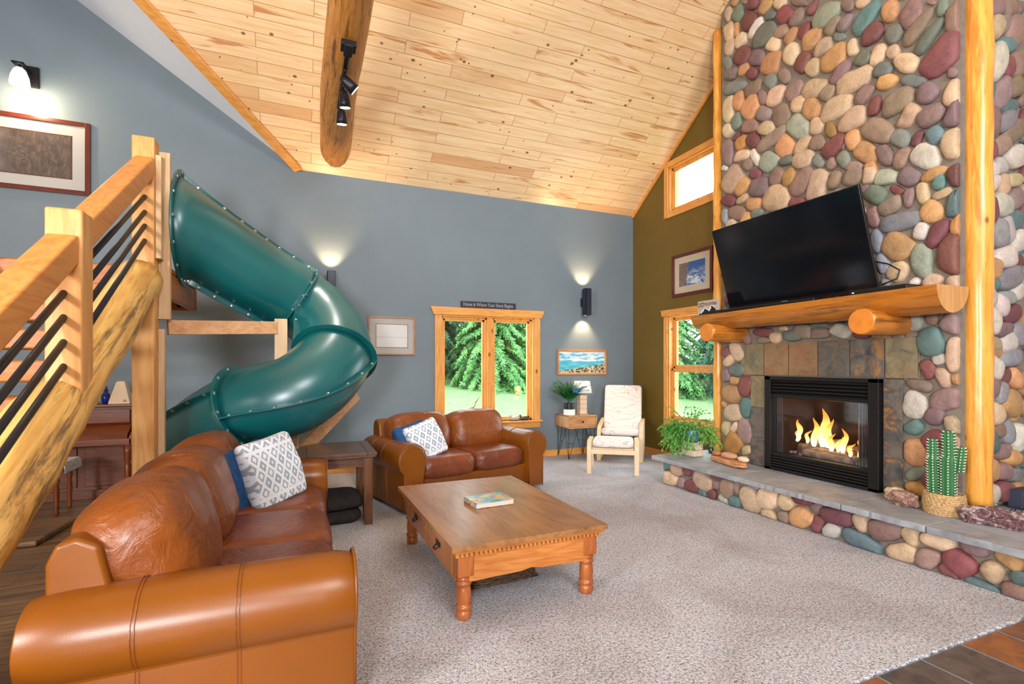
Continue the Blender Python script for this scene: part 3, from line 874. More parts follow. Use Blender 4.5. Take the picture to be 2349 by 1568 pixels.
FACE="4.63,5.93,0.063,0.031,-2.29,m;4.52,5.86,0.055,0.038,0.75,o;4.37,5.76,0.051,0.021,-2.41,b;4.25,5.66,0.081,0.064,0.76,p;4.08,5.52,0.087,0.071,0.8,o;3.9,5.43,0.087,0.052,0.87,c;3.67,5.3,0.119,0.042,-2.45,b;3.52,5.14,0.07,0.047,2.03,p;4.61,5.77,0.087,0.052,1.41,c;4.46,5.68,0.103,0.076,0.99,g;4.6,5.55,0.12,0.07,1.33,c;4.49,5.51,0.096,0.039,1.58,o;4.3,5.49,0.127,0.095,0.76,p;4.21,5.36,0.109,0.069,2.69,w;4.1,5.21,0.152,0.128,0.43,g;4.02,5.38,0.087,0.047,-2.48,g;3.84,5.27,0.114,0.078,1.02,p;3.69,5.14,0.085,0.08,1.95,b;3.88,5.11,0.092,0.065,-2.99,b;3.76,4.99,0.087,0.067,2.45,o;3.61,4.96,0.084,0.062,1.63,p;3.38,4.97,0.142,0.111,3.05,G;3.53,4.82,0.111,0.091,-3.02,o;4.42,5.34,0.089,0.079,1.48,c;4.59,5.36,0.097,0.074,1.3,c;3.98,5.03,0.091,0.067,0.83,c;3.76,4.8,0.116,0.09,1.4,c;4.4,5.14,0.131,0.105,0.75,p;4.19,5,0.114,0.086,0.76,m;4.62,5.18,0.09,0.056,1,g;4.01,4.84,0.136,0.109,-2.87,o;3.41,4.67,0.09,0.075,-3.14,c;3.63,4.64,0.096,0.084,2.13,p;3.31,4.82,0.089,0.06,2.42,b;3.25,4.68,0.076,0.035,-2.41,g;3.19,4.77,0.077,0.061,2.41,m;3.52,4.53,0.092,0.075,1.21,c;3.3,4.5,0.12,0.115,3.07,o;4.57,5.02,0.103,0.068,-2.73,m;4.38,4.97,0.079,0.064,2.97,o;4.26,4.86,0.084,0.063,0.5,p;4.01,4.64,0.093,0.07,0.79,g;3.84,4.61,0.095,0.063,1.06,b;3.23,4.32,0.108,0.067,2.52,m;3.16,4.93,0.076,0.05,1.13,m;3.03,4.86,0.068,0.042,-2.52,c;3,4.7,0.143,0.086,2.49,t;2.79,4.63,0.106,0.061,1.31,o;2.62,4.5,0.123,0.081,1.53,m;2.48,4.51,0.043,0.021,-2.28,b;2.4,4.41,0.07,0.037,1.55,g;2.3,4.27,0.126,0.072,1.55,b;2.58,4.35,0.139,0.064,2.31,b;2.49,4.22,0.13,0.053,2.29,g;2.94,4.52,0.1,0.085,2.16,p;2.76,4.41,0.094,0.062,1.26,g;3.12,4.5,0.088,0.05,1.46,c;3.02,4.34,0.08,0.062,0.67,g;2.89,4.3,0.087,0.064,1.98,c;2.77,4.26,0.068,0.046,1.09,c;2.66,4.1,0.113,0.066,-2.17,c;2.39,4.02,0.159,0.128,2.54,p;3.11,4.18,0.161,0.104,-3.11,c;2.85,4.14,0.087,0.063,-2.72,g;2.82,4.02,0.085,0.068,-2.76,o;2.61,3.92,0.114,0.043,-2.57,g;4.52,4.83,0.169,0.07,-2.86,g;4.25,4.68,0.113,0.088,-3.08,b;3.73,4.39,0.102,0.094,1.13,b;3.5,4.3,0.136,0.092,-2.92,c;3.37,4.2,0.084,0.076,0.57,b;4.61,4.61,0.163,0.085,1.53,c;4.45,4.63,0.116,0.074,1.56,o;4.29,4.48,0.141,0.115,0.91,o;4.12,4.52,0.094,0.05,-1.8,m;3.96,4.45,0.109,0.098,2.08,c;4.1,4.32,0.117,0.067,-2.44,m;3.88,4.21,0.128,0.102,1.08,b;3.68,4.23,0.093,0.078,0.92,c;3.53,4.11,0.126,0.085,0.99,o;3.28,4,0.158,0.108,-3.07,c;4.48,4.4,0.1,0.07,1.46,g;4.29,4.26,0.124,0.074,-2.82,b;4.07,4.14,0.113,0.073,-2.6,c;3.68,3.99,0.17,0.096,-2.15,G;3.48,3.91,0.09,0.067,1.19,c;3.33,3.81,0.09,0.047,-1.93,d;4.61,4.35,0.095,0.07,0.96,c;4.49,4.23,0.065,0.034,2.75,p;4.41,4.12,0.096,0.075,-3.13,d;4.25,4.08,0.1,0.082,0.91,p;4.01,3.99,0.189,0.081,2.86,b;3.84,3.85,0.134,0.097,0.83,o;3.63,3.78,0.111,0.065,2.52,c;3.47,3.74,0.089,0.075,0.96,b;3.3,3.63,0.115,0.084,2.43,p;4.62,4.09,0.158,0.085,-1.74,m;4.4,3.96,0.12,0.062,-2.94,c;4.22,3.88,0.118,0.046,-2.02,w;4.04,3.76,0.128,0.1,0.69,G;4.32,3.83,0.079,0.066,0.57,b;3.82,3.69,0.081,0.052,-2.99,g;3.63,3.63,0.116,0.093,-2.89,c;3.46,3.55,0.086,0.049,-2.09,g;3.32,3.47,0.059,0.049,1,b;3.2,3.47,0.085,0.06,1.29,g;3.01,4,0.09,0.067,2.26,b;2.5,3.76,0.091,0.075,0.97,m;2.32,3.67,0.099,0.067,1.53,c;2.92,3.85,0.083,0.049,1.76,p;2.73,3.8,0.131,0.1,-3.14,b;2.64,3.63,0.097,0.07,2.09,c;2.48,3.56,0.091,0.083,2.79,b;2.31,3.5,0.098,0.065,1.84,m;3.12,3.82,0.126,0.102,3.12,c;3.11,3.62,0.094,0.07,1.49,o;2.89,3.61,0.173,0.09,-2.34,b;2.71,3.47,0.096,0.063,-2.29,g;2.58,3.41,0.068,0.038,2.03,p;2.45,3.39,0.075,0.062,1.29,t;3,3.46,0.129,0.077,-2.33,o;2.83,3.37,0.115,0.055,-1.95,m;2.7,3.29,0.093,0.058,1.86,b;2.52,3.24,0.125,0.085,-2.33,w;2.33,3.27,0.114,0.072,1.6,c;3.1,3.36,0.085,0.046,-2.64,b;2.95,3.29,0.066,0.051,1.26,o;3.21,3.64,0.061,0.026,1.68,m;4.55,3.73,0.153,0.15,2.6,c;4.4,3.6,0.119,0.085,2.31,o;4.21,3.68,0.078,0.059,0.44,p;4.17,3.52,0.138,0.103,-2.99,m;3.94,3.56,0.103,0.079,2.05,b;3.79,3.5,0.093,0.07,1.57,d;3.65,3.4,0.145,0.098,2.21,b;3.95,3.32,0.166,0.14,0.74,c;3.47,3.31,0.147,0.107,1.77,c;3.29,3.3,0.087,0.06,1.94,b;4.6,3.49,0.11,0.069,-2.63,p;4.4,3.45,0.088,0.049,2.92,c;4.24,3.34,0.103,0.073,-2.8,o;4.48,3.31,0.131,0.081,-2.68,b;4.66,3.32,0.094,0.05,-1.68,s;4.19,3.22,0.08,0.057,3.07,g;4.35,3.2,0.08,0.066,2.47,o;4.57,3.19,0.079,0.062,3.1,c;3.7,3.21,0.098,0.045,-2.91,p;3.11,3.28,0.093,0.091,2.03,b;2.96,3.24,0.081,0.059,1.78,c;2.83,3.17,0.095,0.067,-2.9,G;2.64,3.11,0.096,0.067,-2.35,m;2.46,3.07,0.089,0.049,2.87,o;2.31,3.01,0.089,0.052,-1.78,p;2.42,2.99,0.063,0.045,1.44,t;2.91,3.04,0.097,0.077,0.66,g;2.74,3.03,0.067,0.031,-2.44,p;3,3.12,0.056,0.033,-1.76,m;2.79,2.9,0.093,0.075,2.81,b;2.64,2.93,0.084,0.041,1.63,m;2.54,2.94,0.091,0.046,-1.75,c;2.4,2.89,0.066,0.038,2.97,c;2.31,2.79,0.114,0.05,1.82,t;2.47,2.76,0.099,0.075,1.01,o;2.93,2.84,0.096,0.05,-1.75,m;2.71,2.74,0.162,0.079,3.12,s;2.3,2.61,0.077,0.041,1.67,d;2.55,2.62,0.073,0.055,1.77,w;2.43,2.57,0.117,0.062,2.1,p;2.73,2.53,0.138,0.111,-2.35,o;2.34,2.38,0.155,0.087,1.6,p;2.54,2.37,0.148,0.077,-1.77,G;2.9,2.62,0.109,0.05,-1.71,s;2.85,2.4,0.094,0.052,-1.93,s;2.73,2.31,0.089,0.081,0.77,c;2.6,2.2,0.043,0.035,2.98,w;2.47,2.19,0.068,0.055,2.58,c;2.32,2.16,0.06,0.048,-3.03,c;2.83,2.23,0.043,0.029,-2.86,s;4.64,1.65,0.066,0.064,-1.96,p;4.48,1.65,0.121,0.083,-2.14,c;4.6,1.54,0.089,0.058,2.57,c;4.48,1.43,0.118,0.078,-2.99,g;4.65,1.36,0.089,0.06,-1.7,m;4.36,1.24,0.126,0.085,1.87,p;4.52,1.3,0.07,0.049,-2.95,o;4.57,1.14,0.15,0.101,-3.08,o;4.54,0.91,0.136,0.098,2.95,c;4.35,0.99,0.117,0.076,-1.51,t;4.65,0.71,0.089,0.06,-1.62,c;4.52,0.74,0.072,0.044,2.33,c;4.37,0.71,0.145,0.101,-1.6,m;4.54,0.54,0.149,0.114,2.16,d;4.34,0.49,0.071,0.051,2.81,c;4.42,0.38,0.08,0.031,2.94,c;4.12,1.86,0.133,0.046,-3.08,p;4.11,1.77,0.086,0.035,-3.09,b;3.95,1.79,0.078,0.058,-3.03,c;3.75,1.8,0.111,0.059,-3.07,g;3.87,1.89,0.054,0.028,-3.05,c;3.63,1.84,0.103,0.073,-3.02,b;3.44,1.81,0.105,0.053,-3.07,b;3.23,1.82,0.099,0.064,-2.71,w;3.46,1.9,0.094,0.027,-3.06,g;3.04,1.77,0.077,0.033,-3.08,p;2.86,1.76,0.084,0.029,-3.08,o;2.73,1.75,0.059,0.028,-3.07,b;2.62,1.75,0.05,0.031,3.01,m;2.47,1.88,0.056,0.043,1.65,b;2.33,1.82,0.092,0.066,-2.27,m;2.48,1.68,0.121,0.099,-1.65,t;2.32,1.58,0.131,0.051,-1.57,c;2.42,1.54,0.049,0.042,2.8,w;2.5,1.46,0.083,0.05,-1.97,p;2.39,1.39,0.086,0.044,-1.83,c;2.3,1.38,0.045,0.039,1.67,o;2.56,1.32,0.095,0.051,-2.87,b;2.37,1.21,0.116,0.083,2.74,m;2.6,1.15,0.117,0.086,-1.48,w;2.45,1.07,0.077,0.066,1.86,m;2.33,1.01,0.071,0.051,-1.81,c;2.6,0.96,0.071,0.063,2.37,t;2.46,0.87,0.101,0.066,2.31,p;2.59,0.75,0.112,0.084,-1.62,o;2.3,0.82,0.098,0.028,-1.56,c;2.47,0.68,0.06,0.037,1.98,o;2.59,0.57,0.092,0.05,2.42,g;2.46,0.54,0.086,0.069,2.4,p;2.29,0.6,0.085,0.04,1.75,m;2.58,0.44,0.084,0.059,-3.07,d;2.4,0.75,0.055,0.036,-1.44,m;2.31,0.48,0.04,0.029,2.6,t"
HEARTH="4.99,0.25,0.093,0.054,2.86,t;4.8,0.22,0.098,0.067,-3.04,c;4.93,0.09,0.145,0.085,3,c;4.62,0.24,0.07,0.049,-3.04,p;4.71,0.09,0.069,0.06,-0.96,m;4.54,0.09,0.109,0.075,3.08,p;4.38,0.18,0.14,0.098,-2.92,c;4.38,0.05,0.066,0.043,-2.97,t;4.18,0.27,0.085,0.027,3.04,p;4.17,0.18,0.064,0.046,2.93,m;4.23,0.06,0.061,0.06,-2.94,p;4.02,0.18,0.099,0.086,-1.4,b;4.07,0.05,0.074,0.039,-2.64,w;3.91,0.06,0.077,0.067,2.9,t;3.9,0.22,0.071,0.037,-1.62,b;3.72,0.13,0.147,0.107,-2.43,c;3.7,0.27,0.068,0.031,-2.98,s;3.53,0.19,0.13,0.103,2.85,c;3.51,0.04,0.086,0.049,-3.13,c;3.32,0.21,0.081,0.073,2.06,c;3.34,0.06,0.066,0.059,3.1,b;3.17,0.26,0.103,0.037,3.1,p;3.17,0.1,0.121,0.088,2.48,o;3.02,0.23,0.056,0.045,2.88,m;3.01,0.09,0.09,0.046,1.86,p;2.84,0.21,0.136,0.075,3.1,p;2.64,0.22,0.078,0.059,-1.98,c;2.88,0.08,0.083,0.063,2.6,w;2.63,0.06,0.166,0.071,-2.92,t;2.46,0.21,0.119,0.082,2.74,m;2.28,0.22,0.07,0.054,-1.93,c;2.11,0.24,0.101,0.059,-3.14,c;2.34,0.07,0.102,0.08,2.63,c;2.17,0.09,0.09,0.063,2.14,m;1.9,0.25,0.078,0.045,-3.11,m;1.98,0.13,0.1,0.077,-2.69,p;2.04,0.04,0.066,0.047,-2.35,p;1.8,0.14,0.071,0.058,2,c;1.72,0.24,0.08,0.045,-2.76,o;1.86,0.02,0.104,0.037,-2.99,t;1.66,0.15,0.059,0.046,2.95,t;1.68,0.05,0.082,0.054,-3.04,b"
RET="5.17,4.37,0.147,0.066,-2.8,m;5.39,4.43,0.106,0.064,0.44,b;5.54,4.48,0.09,0.052,0.42,b;5.16,4.21,0.117,0.086,0.63,c;5.31,4.28,0.118,0.06,-2.24,m;5.5,4.28,0.174,0.119,-2.38,b;5.34,4.11,0.151,0.066,-2.84,t;5.17,3.93,0.192,0.115,-2.19,w;5.53,4.01,0.141,0.102,0.53,b;5.37,3.94,0.118,0.075,-2.5,p;5.1,3.68,0.106,0.053,1.5,t;5.26,3.7,0.175,0.1,-2.35,m;5.48,3.8,0.125,0.08,-2.55,b;5.41,3.63,0.129,0.056,-2.9,t;5.12,3.44,0.134,0.087,1.43,m;5.31,3.48,0.156,0.077,-2.62,s;5.45,3.43,0.183,0.085,-2.56,b;5.26,3.28,0.149,0.076,-2.66,b;5.11,3.22,0.086,0.071,2.05,p;5.5,3.23,0.136,0.085,-2.75,w;5.25,3.11,0.101,0.063,0.1,w;5.12,3.05,0.097,0.068,0.3,w;5.13,2.95,0.108,0.063,-2.52,w;5.29,2.96,0.086,0.075,0.76,c;5.48,3.03,0.124,0.053,-2.97,c;5.11,2.73,0.123,0.078,1.49,p;5.26,2.79,0.133,0.094,-0.17,w;5.48,2.87,0.118,0.08,-2.7,m;5.47,2.7,0.111,0.08,0.23,t;5.37,2.61,0.118,0.073,1.99,w;5.21,2.56,0.145,0.109,0.02,s;5.51,2.52,0.113,0.082,-2.56,w;5.32,2.37,0.174,0.084,-2.9,w;5.13,2.27,0.106,0.085,-0.15,o;5.19,2.16,0.118,0.056,-2.75,t;5.39,2.21,0.19,0.09,-2.91,s;5.53,2.36,0.087,0.047,-2.81,p;5.1,2.04,0.082,0.066,2.27,w;5.26,1.98,0.105,0.087,2.42,w;5.4,2.05,0.126,0.057,-3.08,s;5.44,1.91,0.13,0.072,-2.79,p;5.12,1.85,0.119,0.098,-0.5,w;5.29,1.78,0.146,0.067,-3.04,m;5.53,2.1,0.091,0.067,-2.69,w;5.51,1.75,0.112,0.091,2.54,s;5.37,1.68,0.116,0.089,0.04,w;5.14,1.66,0.128,0.06,-3.12,c;5.19,1.59,0.113,0.052,-3.13,o;5.39,1.55,0.165,0.073,-3.06,s;5.14,1.48,0.141,0.093,2.65,w;5.33,1.4,0.097,0.056,-2.82,p;5.47,1.38,0.108,0.067,2.54,o;5.12,1.3,0.129,0.073,-2.76,m;5.24,1.27,0.088,0.08,1.67,s;5.4,1.18,0.143,0.117,-0.09,o;5.14,1.1,0.125,0.092,-0.33,c;5.31,1.08,0.053,0.047,1.74,m;5.24,0.96,0.122,0.057,3.08,b;5.39,0.94,0.102,0.072,1.9,s;5.53,0.89,0.11,0.101,1.91,w;5.11,0.88,0.104,0.075,1.93,t;5.26,0.79,0.14,0.066,3.05,m;5.45,0.72,0.128,0.062,3.05,o;5.11,0.66,0.108,0.077,2.25,o;5.29,0.62,0.14,0.066,3.03,m;5.46,0.58,0.136,0.057,3.04,s;5.12,0.46,0.085,0.076,2.07,w;5.31,0.46,0.116,0.083,-0.2,p;5.16,0.36,0.066,0.029,3.01,w;5.36,0.38,0.093,0.028,-2.73,w;5.5,1.07,0.079,0.045,-2.86,o;5.53,1.45,0.132,0.027,-2.98,b"


XF = 4.85
ch = thing('stone_chimney', 'tall river rock fireplace chimney rising to the ceiling', 'fireplace', (5.3, 3.5, 0.34))
FB = (2.88, 4.05, 0.36, 1.34)
b = MB()
CT = lambda y: zr(y) - .01
b.prism([(4.05, 0), (4.73, 0), (4.73, CT(4.73)), (4.05, CT(4.05))], XF, 5.02, 'x'); b.prism([(4.05, 0), (4.93, 0), (4.93, CT(4.93)), (4.05, CT(4.05))], 5.02, 6.2, 'x')
b.prism([(2.27, 0), (2.88, 0), (2.88, CT(2.88)), (2.27, CT(2.27))], XF, 5.07, 'x'); b.prism([(2.235, 0), (2.88, 0), (2.88, CT(2.88)), (2.235, CT(2.235))], 5.07, 6.2, 'x')
b.prism([(2.88, 1.34), (4.05, 1.34), (4.05, CT(4.05)), (2.88, CT(2.88))], XF, 6.2, 'x'); b.bb((XF, 2.88, 0), (6.2, 4.05, .36)); b.bb((5.35, 2.88, .3), (6.2, 4.05, 1.4))
b.prism([(2.235, 0), (2.35, 0), (2.35, CT(2.35)), (2.235, CT(2.235))], 6.2, 7.49, 'x')
part('mortar', b, M['mortar'], ch, world=True)
b = MB()
Vx, Vy, Vz = Vector((1, 0, 0)), Vector((0, 1, 0)), Vector((0, 0, 1))
stones(b, FACE, Vector((XF, 0, 0)), Vy, Vz, -Vx, .055, (2.285, 4.73, .36, 7.3), 3, holes=((2.68, 4.28, .3, 1.40), (2.56, 4.42, 1.33, 1.74)))
f_ = part('face_cobbles', b, M['stone'], ch, smooth=True, world=True, label='rounded multicoloured river rocks set in mortar')
b = MB()
stones(b, RET, Vector((0, 2.235, 0)), Vx, Vz, -Vy, .075, (5.10, 6.6, .36, 7.2), 5, fill_r=(.06, .11), slant=1.2, soft=.2)
part('side_cobbles', b, M['stone'], ch, smooth=True, world=True, label='cooler grey and violet rocks on the side face')
# slate surround tiles, each a flat tile
b = MB(); b.bb((XF - .012, 2.56, 1.36), (XF, 4.42, 1.735)); b.bb((XF - .012, 4.05, .345), (XF, 4.28, 1.37)); b.bb((XF - .012, 2.68, .345), (XF, 2.85, 1.37)); part('tile_grout', b, M['grout'], ch, world=True)
rows = [4.42, 4.10, 3.79, 3.46, 3.14, 2.83, 2.565]
mats = ['slate_a', 'slate_b', 'slate_b', 'slate_c', 'slate_d', 'slate_a']
for i in range(6):
    b = MB(); b.bb((XF - .03, rows[i + 1] + .006, 1.376), (XF - .01, rows[i] - .006, 1.73)); part('slate_tile', b, M[mats[i]], ch, world=True, bevel=.004)
for k, (z0_, z1_) in enumerate(((.345, .66), (.67, 1.0), (1.01, 1.366))):
    b = MB(); b.bb((XF - .03, 4.056, z0_), (XF - .01, 4.275, z1_)); part('slate_tile', b, M[['slate_d', 'slate_c', 'slate_a'][k]], ch, world=True, bevel=.004)
    b = MB(); b.bb((XF - .03, 2.685, z0_), (XF - .01, 2.838, z1_)); part('slate_tile', b, M[['slate_d', 'slate_d', 'slate_d'][k]], ch, world=True, bevel=.004)

# gas insert
gi = thing('gas_fireplace', 'black gas fireplace insert with louvres and a lit fire', 'fireplace insert', (4.82, 3.46, .345))
Y0, Y1, ZB, ZT = 2.852, 4.05, .345, 1.366
b = MB(); XA, XB = 4.775, 4.86
b.bb((XA, Y1 - .075, ZB), (XB, Y1, ZT)); b.bb((XA, Y0, ZB), (XB, Y0 + .095, ZT)); b.bb((XA, Y0, ZT - .04), (XB, Y1, ZT)); b.bb((XA, Y0, ZB), (XB, Y1, ZB + .03))
b.bb((XA + .01, Y0 + .09, 1.14), (XB, Y1 - .07, 1.17)); b.bb((XA + .01, Y0 + .09, .50), (XB, Y1 - .07, .535))
part('surround_frame', b, M['black_matte'], gi, world=True, bevel=.005)
for z in (1.305, 1.27, 1.235, 1.20, .475, .445, .415, .388):
    b = MB(); b.box((4.80, (Y0 + Y1) / 2 + .01, z), (.035, Y1 - Y0 - .17, .012), Matrix.Rotation(R(30), 4, 'Y')); part('louvre', b, M['black_matte'], gi, world=True, bevel=.002)
b = MB(); b.bb((4.84, Y0 + .09, .53), (5.33, Y0 + .11, 1.15)); b.bb((4.84, Y1 - .09, .53), (5.33, Y1 - .07, 1.15)); b.bb((5.31, Y0 + .09, .53), (5.33, Y1 - .07, 1.15)); b.bb((4.84, Y0 + .09, 1.14), (5.33, Y1 - .07, 1.16)); b.bb((4.84, Y0 + .09, .40), (5.33, Y1 - .07, .53)); b.bb((4.83, Y0 + .09, 1.17), (4.86, Y1 - .07, 1.33)); b.bb((4.83, Y0 + .09, .37), (4.86, Y1 - .07, .5))
part('firebox', b, plain('sooty_firebox_lining', s8(13, 12, 12), .9), gi, world=True)
for (ya, yb_) in ((Y1 - .16, Y1 - .075), (Y0 + .10, Y0 + .23)):
    n = 9; b = MB()
    for k in range(n):
        yy = ya + (yb_ - ya) * (k + .5) / n
        b.tube([(4.865 + (.008 if k % 2 else 0), yy, .535), (4.865 + (.008 if k % 2 else 0), yy, 1.14)], .009, 6)
    part('mesh_curtain', b, M['iron'], gi, world=True)
b = MB(); b.bb((4.835, Y0 + .09, .53), (4.838, Y1 - .07, 1.145)); part('glass_panel', b, M['fglass'], gi, world=True)
rnd = random.Random(8)
ash = plain('pale_burning_log', s8(120, 104, 96), .9, nz=.5, sc_=14, bmp=.8)
for (p, q, r_) in (((5.02, 3.80, .60), (4.98, 3.12, .575), .045), ((5.12, 3.75, .63), (5.12, 3.2, .64), .05), ((4.98, 3.65, .66), (5.14, 3.38, .70), .035), ((5.1, 3.55, .69), (4.97, 3.2, .63), .035), ((4.93, 3.7, .565), (4.93, 3.2, .56), .04)):
    b = MB(); p = Vector(p); q = Vector(q); b.tube([p.lerp(q, i / 8) + Vector((0, 0, rnd.uniform(-.006, .006))) for i in range(9)], [r_ * rnd.uniform(.85, 1.1) for i in range(9)], 12, wob=.2, seed=rnd.random() * 9)
    part('ceramic_log', b, ash, gi, world=True, smooth=True)
b = MB()
for k in range(70):
    p = (rnd.uniform(4.9, 5.2), rnd.uniform(3.0, 3.85), .535 + rnd.uniform(0, .02)); b.puff(p, (.04, .04, .03), 3, 3, rot=Matrix.Rotation(rnd.random() * 3, 4, 'Z'))
tag(part('embers', b, plain('grey_ember_gravel', s8(96, 100, 108), .9, nz=.5, sc_=30), gi, world=True, smooth=True), None, None, kind='stuff')
t = NT('fire_flame'); o_ = t.obj(kind='Generated'); zz = t.sep(o_)[2]
em = t.n('ShaderNodeEmission'); t.l(t.ramp(zz, [(0, (1, .72, .28, 1)), (.35, (1, .5, .12, 1)), (.8, (1, .22, .03, 1))]), em.inputs[0])
t.l(t.math('MULTIPLY_ADD', zz, -2.2, 3.4), em.inputs[1]); t.l(em.outputs[0], t.t.nodes['Material Output'].inputs[0]); M['flame'] = t.m
for (y, z, h, w) in ((3.82, .66, .12, .024), (3.80, .70, .20, .032), (3.70, .66, .14, .02), (3.60, .64, .30, .034), (3.54, .64, .40, .05), (3.48, .64, .30, .04), (3.42, .62, .18, .03), (3.35, .62, .16, .024), (3.30, .62, .24, .034), (3.22, .60, .13, .022), (3.14, .60, .17, .026), (3.65, .64, .18, .02), (3.26, .60, .10, .03), (3.08, .6, .10, .015)):
    b = MB(); x_ = 4.98 + rnd.uniform(-.03, .05); ph = rnd.uniform(0, 6); n = 12
    P_ = [Vector((x_, y + .035 * math.sin(ph + i * .55) * (i / n) - .02 * (i / n), z + h * i / n)) for i in range(n + 1)]
    r_ = [w * (math.sin(PI * min(1, (i / n) * .9 + .12)) ** .8) * (1 - .35 * i / n) + .001 for i in range(n + 1)]
    b.tube(P_, r_, 8, wob=.3, seed=ph); part('flame', b, M['flame'], gi, world=True, smooth=True)
l = bpy.data.lights.new('fire_light', 'POINT'); l.energy = 2.5; l.color = (1, .55, .2); l.shadow_soft_size = .1
lo = bpy.data.objects.new('fire_light', l); COL.objects.link(lo); lo.location = (4.95, 3.45, .86)

# hearth
he = thing('stone_hearth', 'raised river rock hearth topped with grey stone slabs', 'hearth', (4.5, 3, 0))
b = MB(); b.bb((4.215, .5, 0), (XF, 5.02, .289)); b.bb((XF, .5, 0), (7.49, 2.235, .289)); b.bb((4.5, 5.02, 0), (5.36, 5.14, .289)); b.bb((XF, 4.93, 0), (5.36, 5.1, .289)); part('hearth_core', b, M['mortar'], he, world=True)
b = MB(); stones(b, HEARTH, Vector((4.215, 0, 0)), Vy, Vz, -Vx, .06, (.5, 5.02, .012, .288), 9, fill_r=(.04, .09), slant=.4)
part('hearth_cobbles', b, M['stone'], he, smooth=True, world=True)
rnd = random.Random(5)
def slab(y0, y1, x1, extra=None):
    b = MB(); n = 22; pts = []
    for i in range(n + 1): pts.append((4.135 + rnd.uniform(-.006, .006), y0 + .004 + (y1 - y0 - .008) * i / n))
    pts += [(x1, y1 - .004), (x1, y0 + .004)] if not extra else extra
    b.prism(pts, .289, .34, 'z')
    return part('slab', b, M['hearth_slab'], he, world=True, bevel=.006)
slab(3.969, 5.20, 4.85, [(4.9, 5.24), (5.345, 5.22), (5.345, 4.94), (4.85, 4.93), (4.85, 3.973)]); slab(3.407, 3.969, 4.85); slab(2.768, 3.407, 4.85); slab(2.156, 2.768, 4.85); slab(1.3, 2.156, 5.6, [(4.86, 2.152), (4.86, 2.22), (5.6, 2.22), (5.6, 1.304)]); slab(.48, 1.3, 5.6)
b = MB(); b.bb((5.605, .48, .289), (7.45, 2.23, .34)); part('slab', b, M['hearth_slab'], he, world=True, bevel=.006)

# log posts
for (x_, y_, r_, lb, sd, top) in ((4.97, 2.225, .092, 'peeled log post at the right corner of the rock chimney', 3, 7.6), (4.93, 4.865, .062, 'slim peeled log post between the olive wall and the rock chimney', 7, 5.73)):
    t_ = thing('log_post', lb, 'post', (x_, y_, .34))
    b = MB(); n = 60
    b.tube([(x_, y_, .335 + (top - .335) * i / n) for i in range(n + 1)], [r_ + .006 * math.sin(i * .9 + sd) * math.sin(i * .37) for i in range(n + 1)], 22, wob=.06, seed=sd)
    part('post', b, M['log_post'], t_, smooth=True, world=True)

# mantel
mt = thing('log_mantel', 'half-log mantel shelf with sawn end above the fireplace', 'mantel', (4.6, 3.5, 1.9))
b = MB(); n = 24; m_n = 14
vs = []; fs = []
for i in range(n + 1):
    f = i / n; y = 2.215 + (4.83 - 2.215) * f; rr = .212 - .05 * f ** 1.5
    xc = 4.605 + .0 * f; zt = 2.10 - .02 * f
    for k in range(m_n + 1):
        a = PI * k / m_n
        w = 1 + .05 * noise.noise(Vector((y * 1.5, k * .3, 1)))
        vs.append((xc - rr * math.cos(a) * w, y, zt - rr * .98 * math.sin(a) * w))
q = m_n + 1
for i in range(n):
    for k in range(m_n): fs.append((i * q + k, i * q + k + 1, (i + 1) * q + k + 1, (i + 1) * q + k))
    fs.append((i * q + m_n, i * q, (i + 1) * q, (i + 1) * q + m_n))
b.add(vs, fs); part('shelf_log', b, M['mantel'], mt, world=True, bevel=.004)
b = MB(); b.add(vs[:q], [tuple(range(q))]); b.T = Matrix.Translation((0, 0, 0)); part('sawn_end', b, M['log_end'], mt, world=True)
b = MB(); b.add(vs[-q:], [tuple(range(q))]); part('sawn_end', b, M['log_end'], mt, world=True)
for (y_, z_, r_, lb) in ((2.705, 1.852, .108, 0), (4.42, 1.862, .105, 1)):
    b = MB(); xs_ = [4.30 + .04 * i for i in range(15)]
    b.tube([(x_, y_, z_) for x_ in xs_], [r_ * (1.0 + .02 * math.sin(i)) for i in range(15)], 20, wob=.08, seed=y_)
    br_ = part('bracket_log', b, M['mantel_x'], mt, smooth=True, world=True)
    b = MB(); b.tube([(4.292, y_, z_), (4.302, y_, z_)], [r_ * .93, r_ * .99], 20); part('bracket_end', b, M['bracket_end'], br_, world=True)

# TV
XT, XBt, zt_, zb_ = 4.42, 4.70, 3.04, 2.145
ang = math.atan2(XBt - XT, zt_ - zb_)
tvr = Matrix.Rotation(-ang, 4, 'Y')
tv = thing('television', 'large black flat screen television tilted forward above the mantel', 'television', (4.56, 3.635, 2.595), rot=tvr)
Hh, Ww = .94, 1.665
b = MB(); b.box((0.012, 0, 0), (.03, Ww, Hh)); b.box((.045, 0, -.03), (.05, Ww * .7, Hh * .7)); part('casing', b, M['black_plastic'], tv, bevel=.006)
b = MB(); b.box((-.006, 0, .012), (.006, Ww - .025, Hh - .05)); part('screen', b, M['screen'], tv)
b = MB(); b.bb((-.004, .06, -.462), (-.006, .13, -.452)); part('badge', b, plain('silver_badge', s8(200, 200, 205), .4, .6), tv)
b = MB(); b.box((.12, 0, -.1), (.16, .3, .3)); part('wall_bracket', b, M['black_matte'], tv)
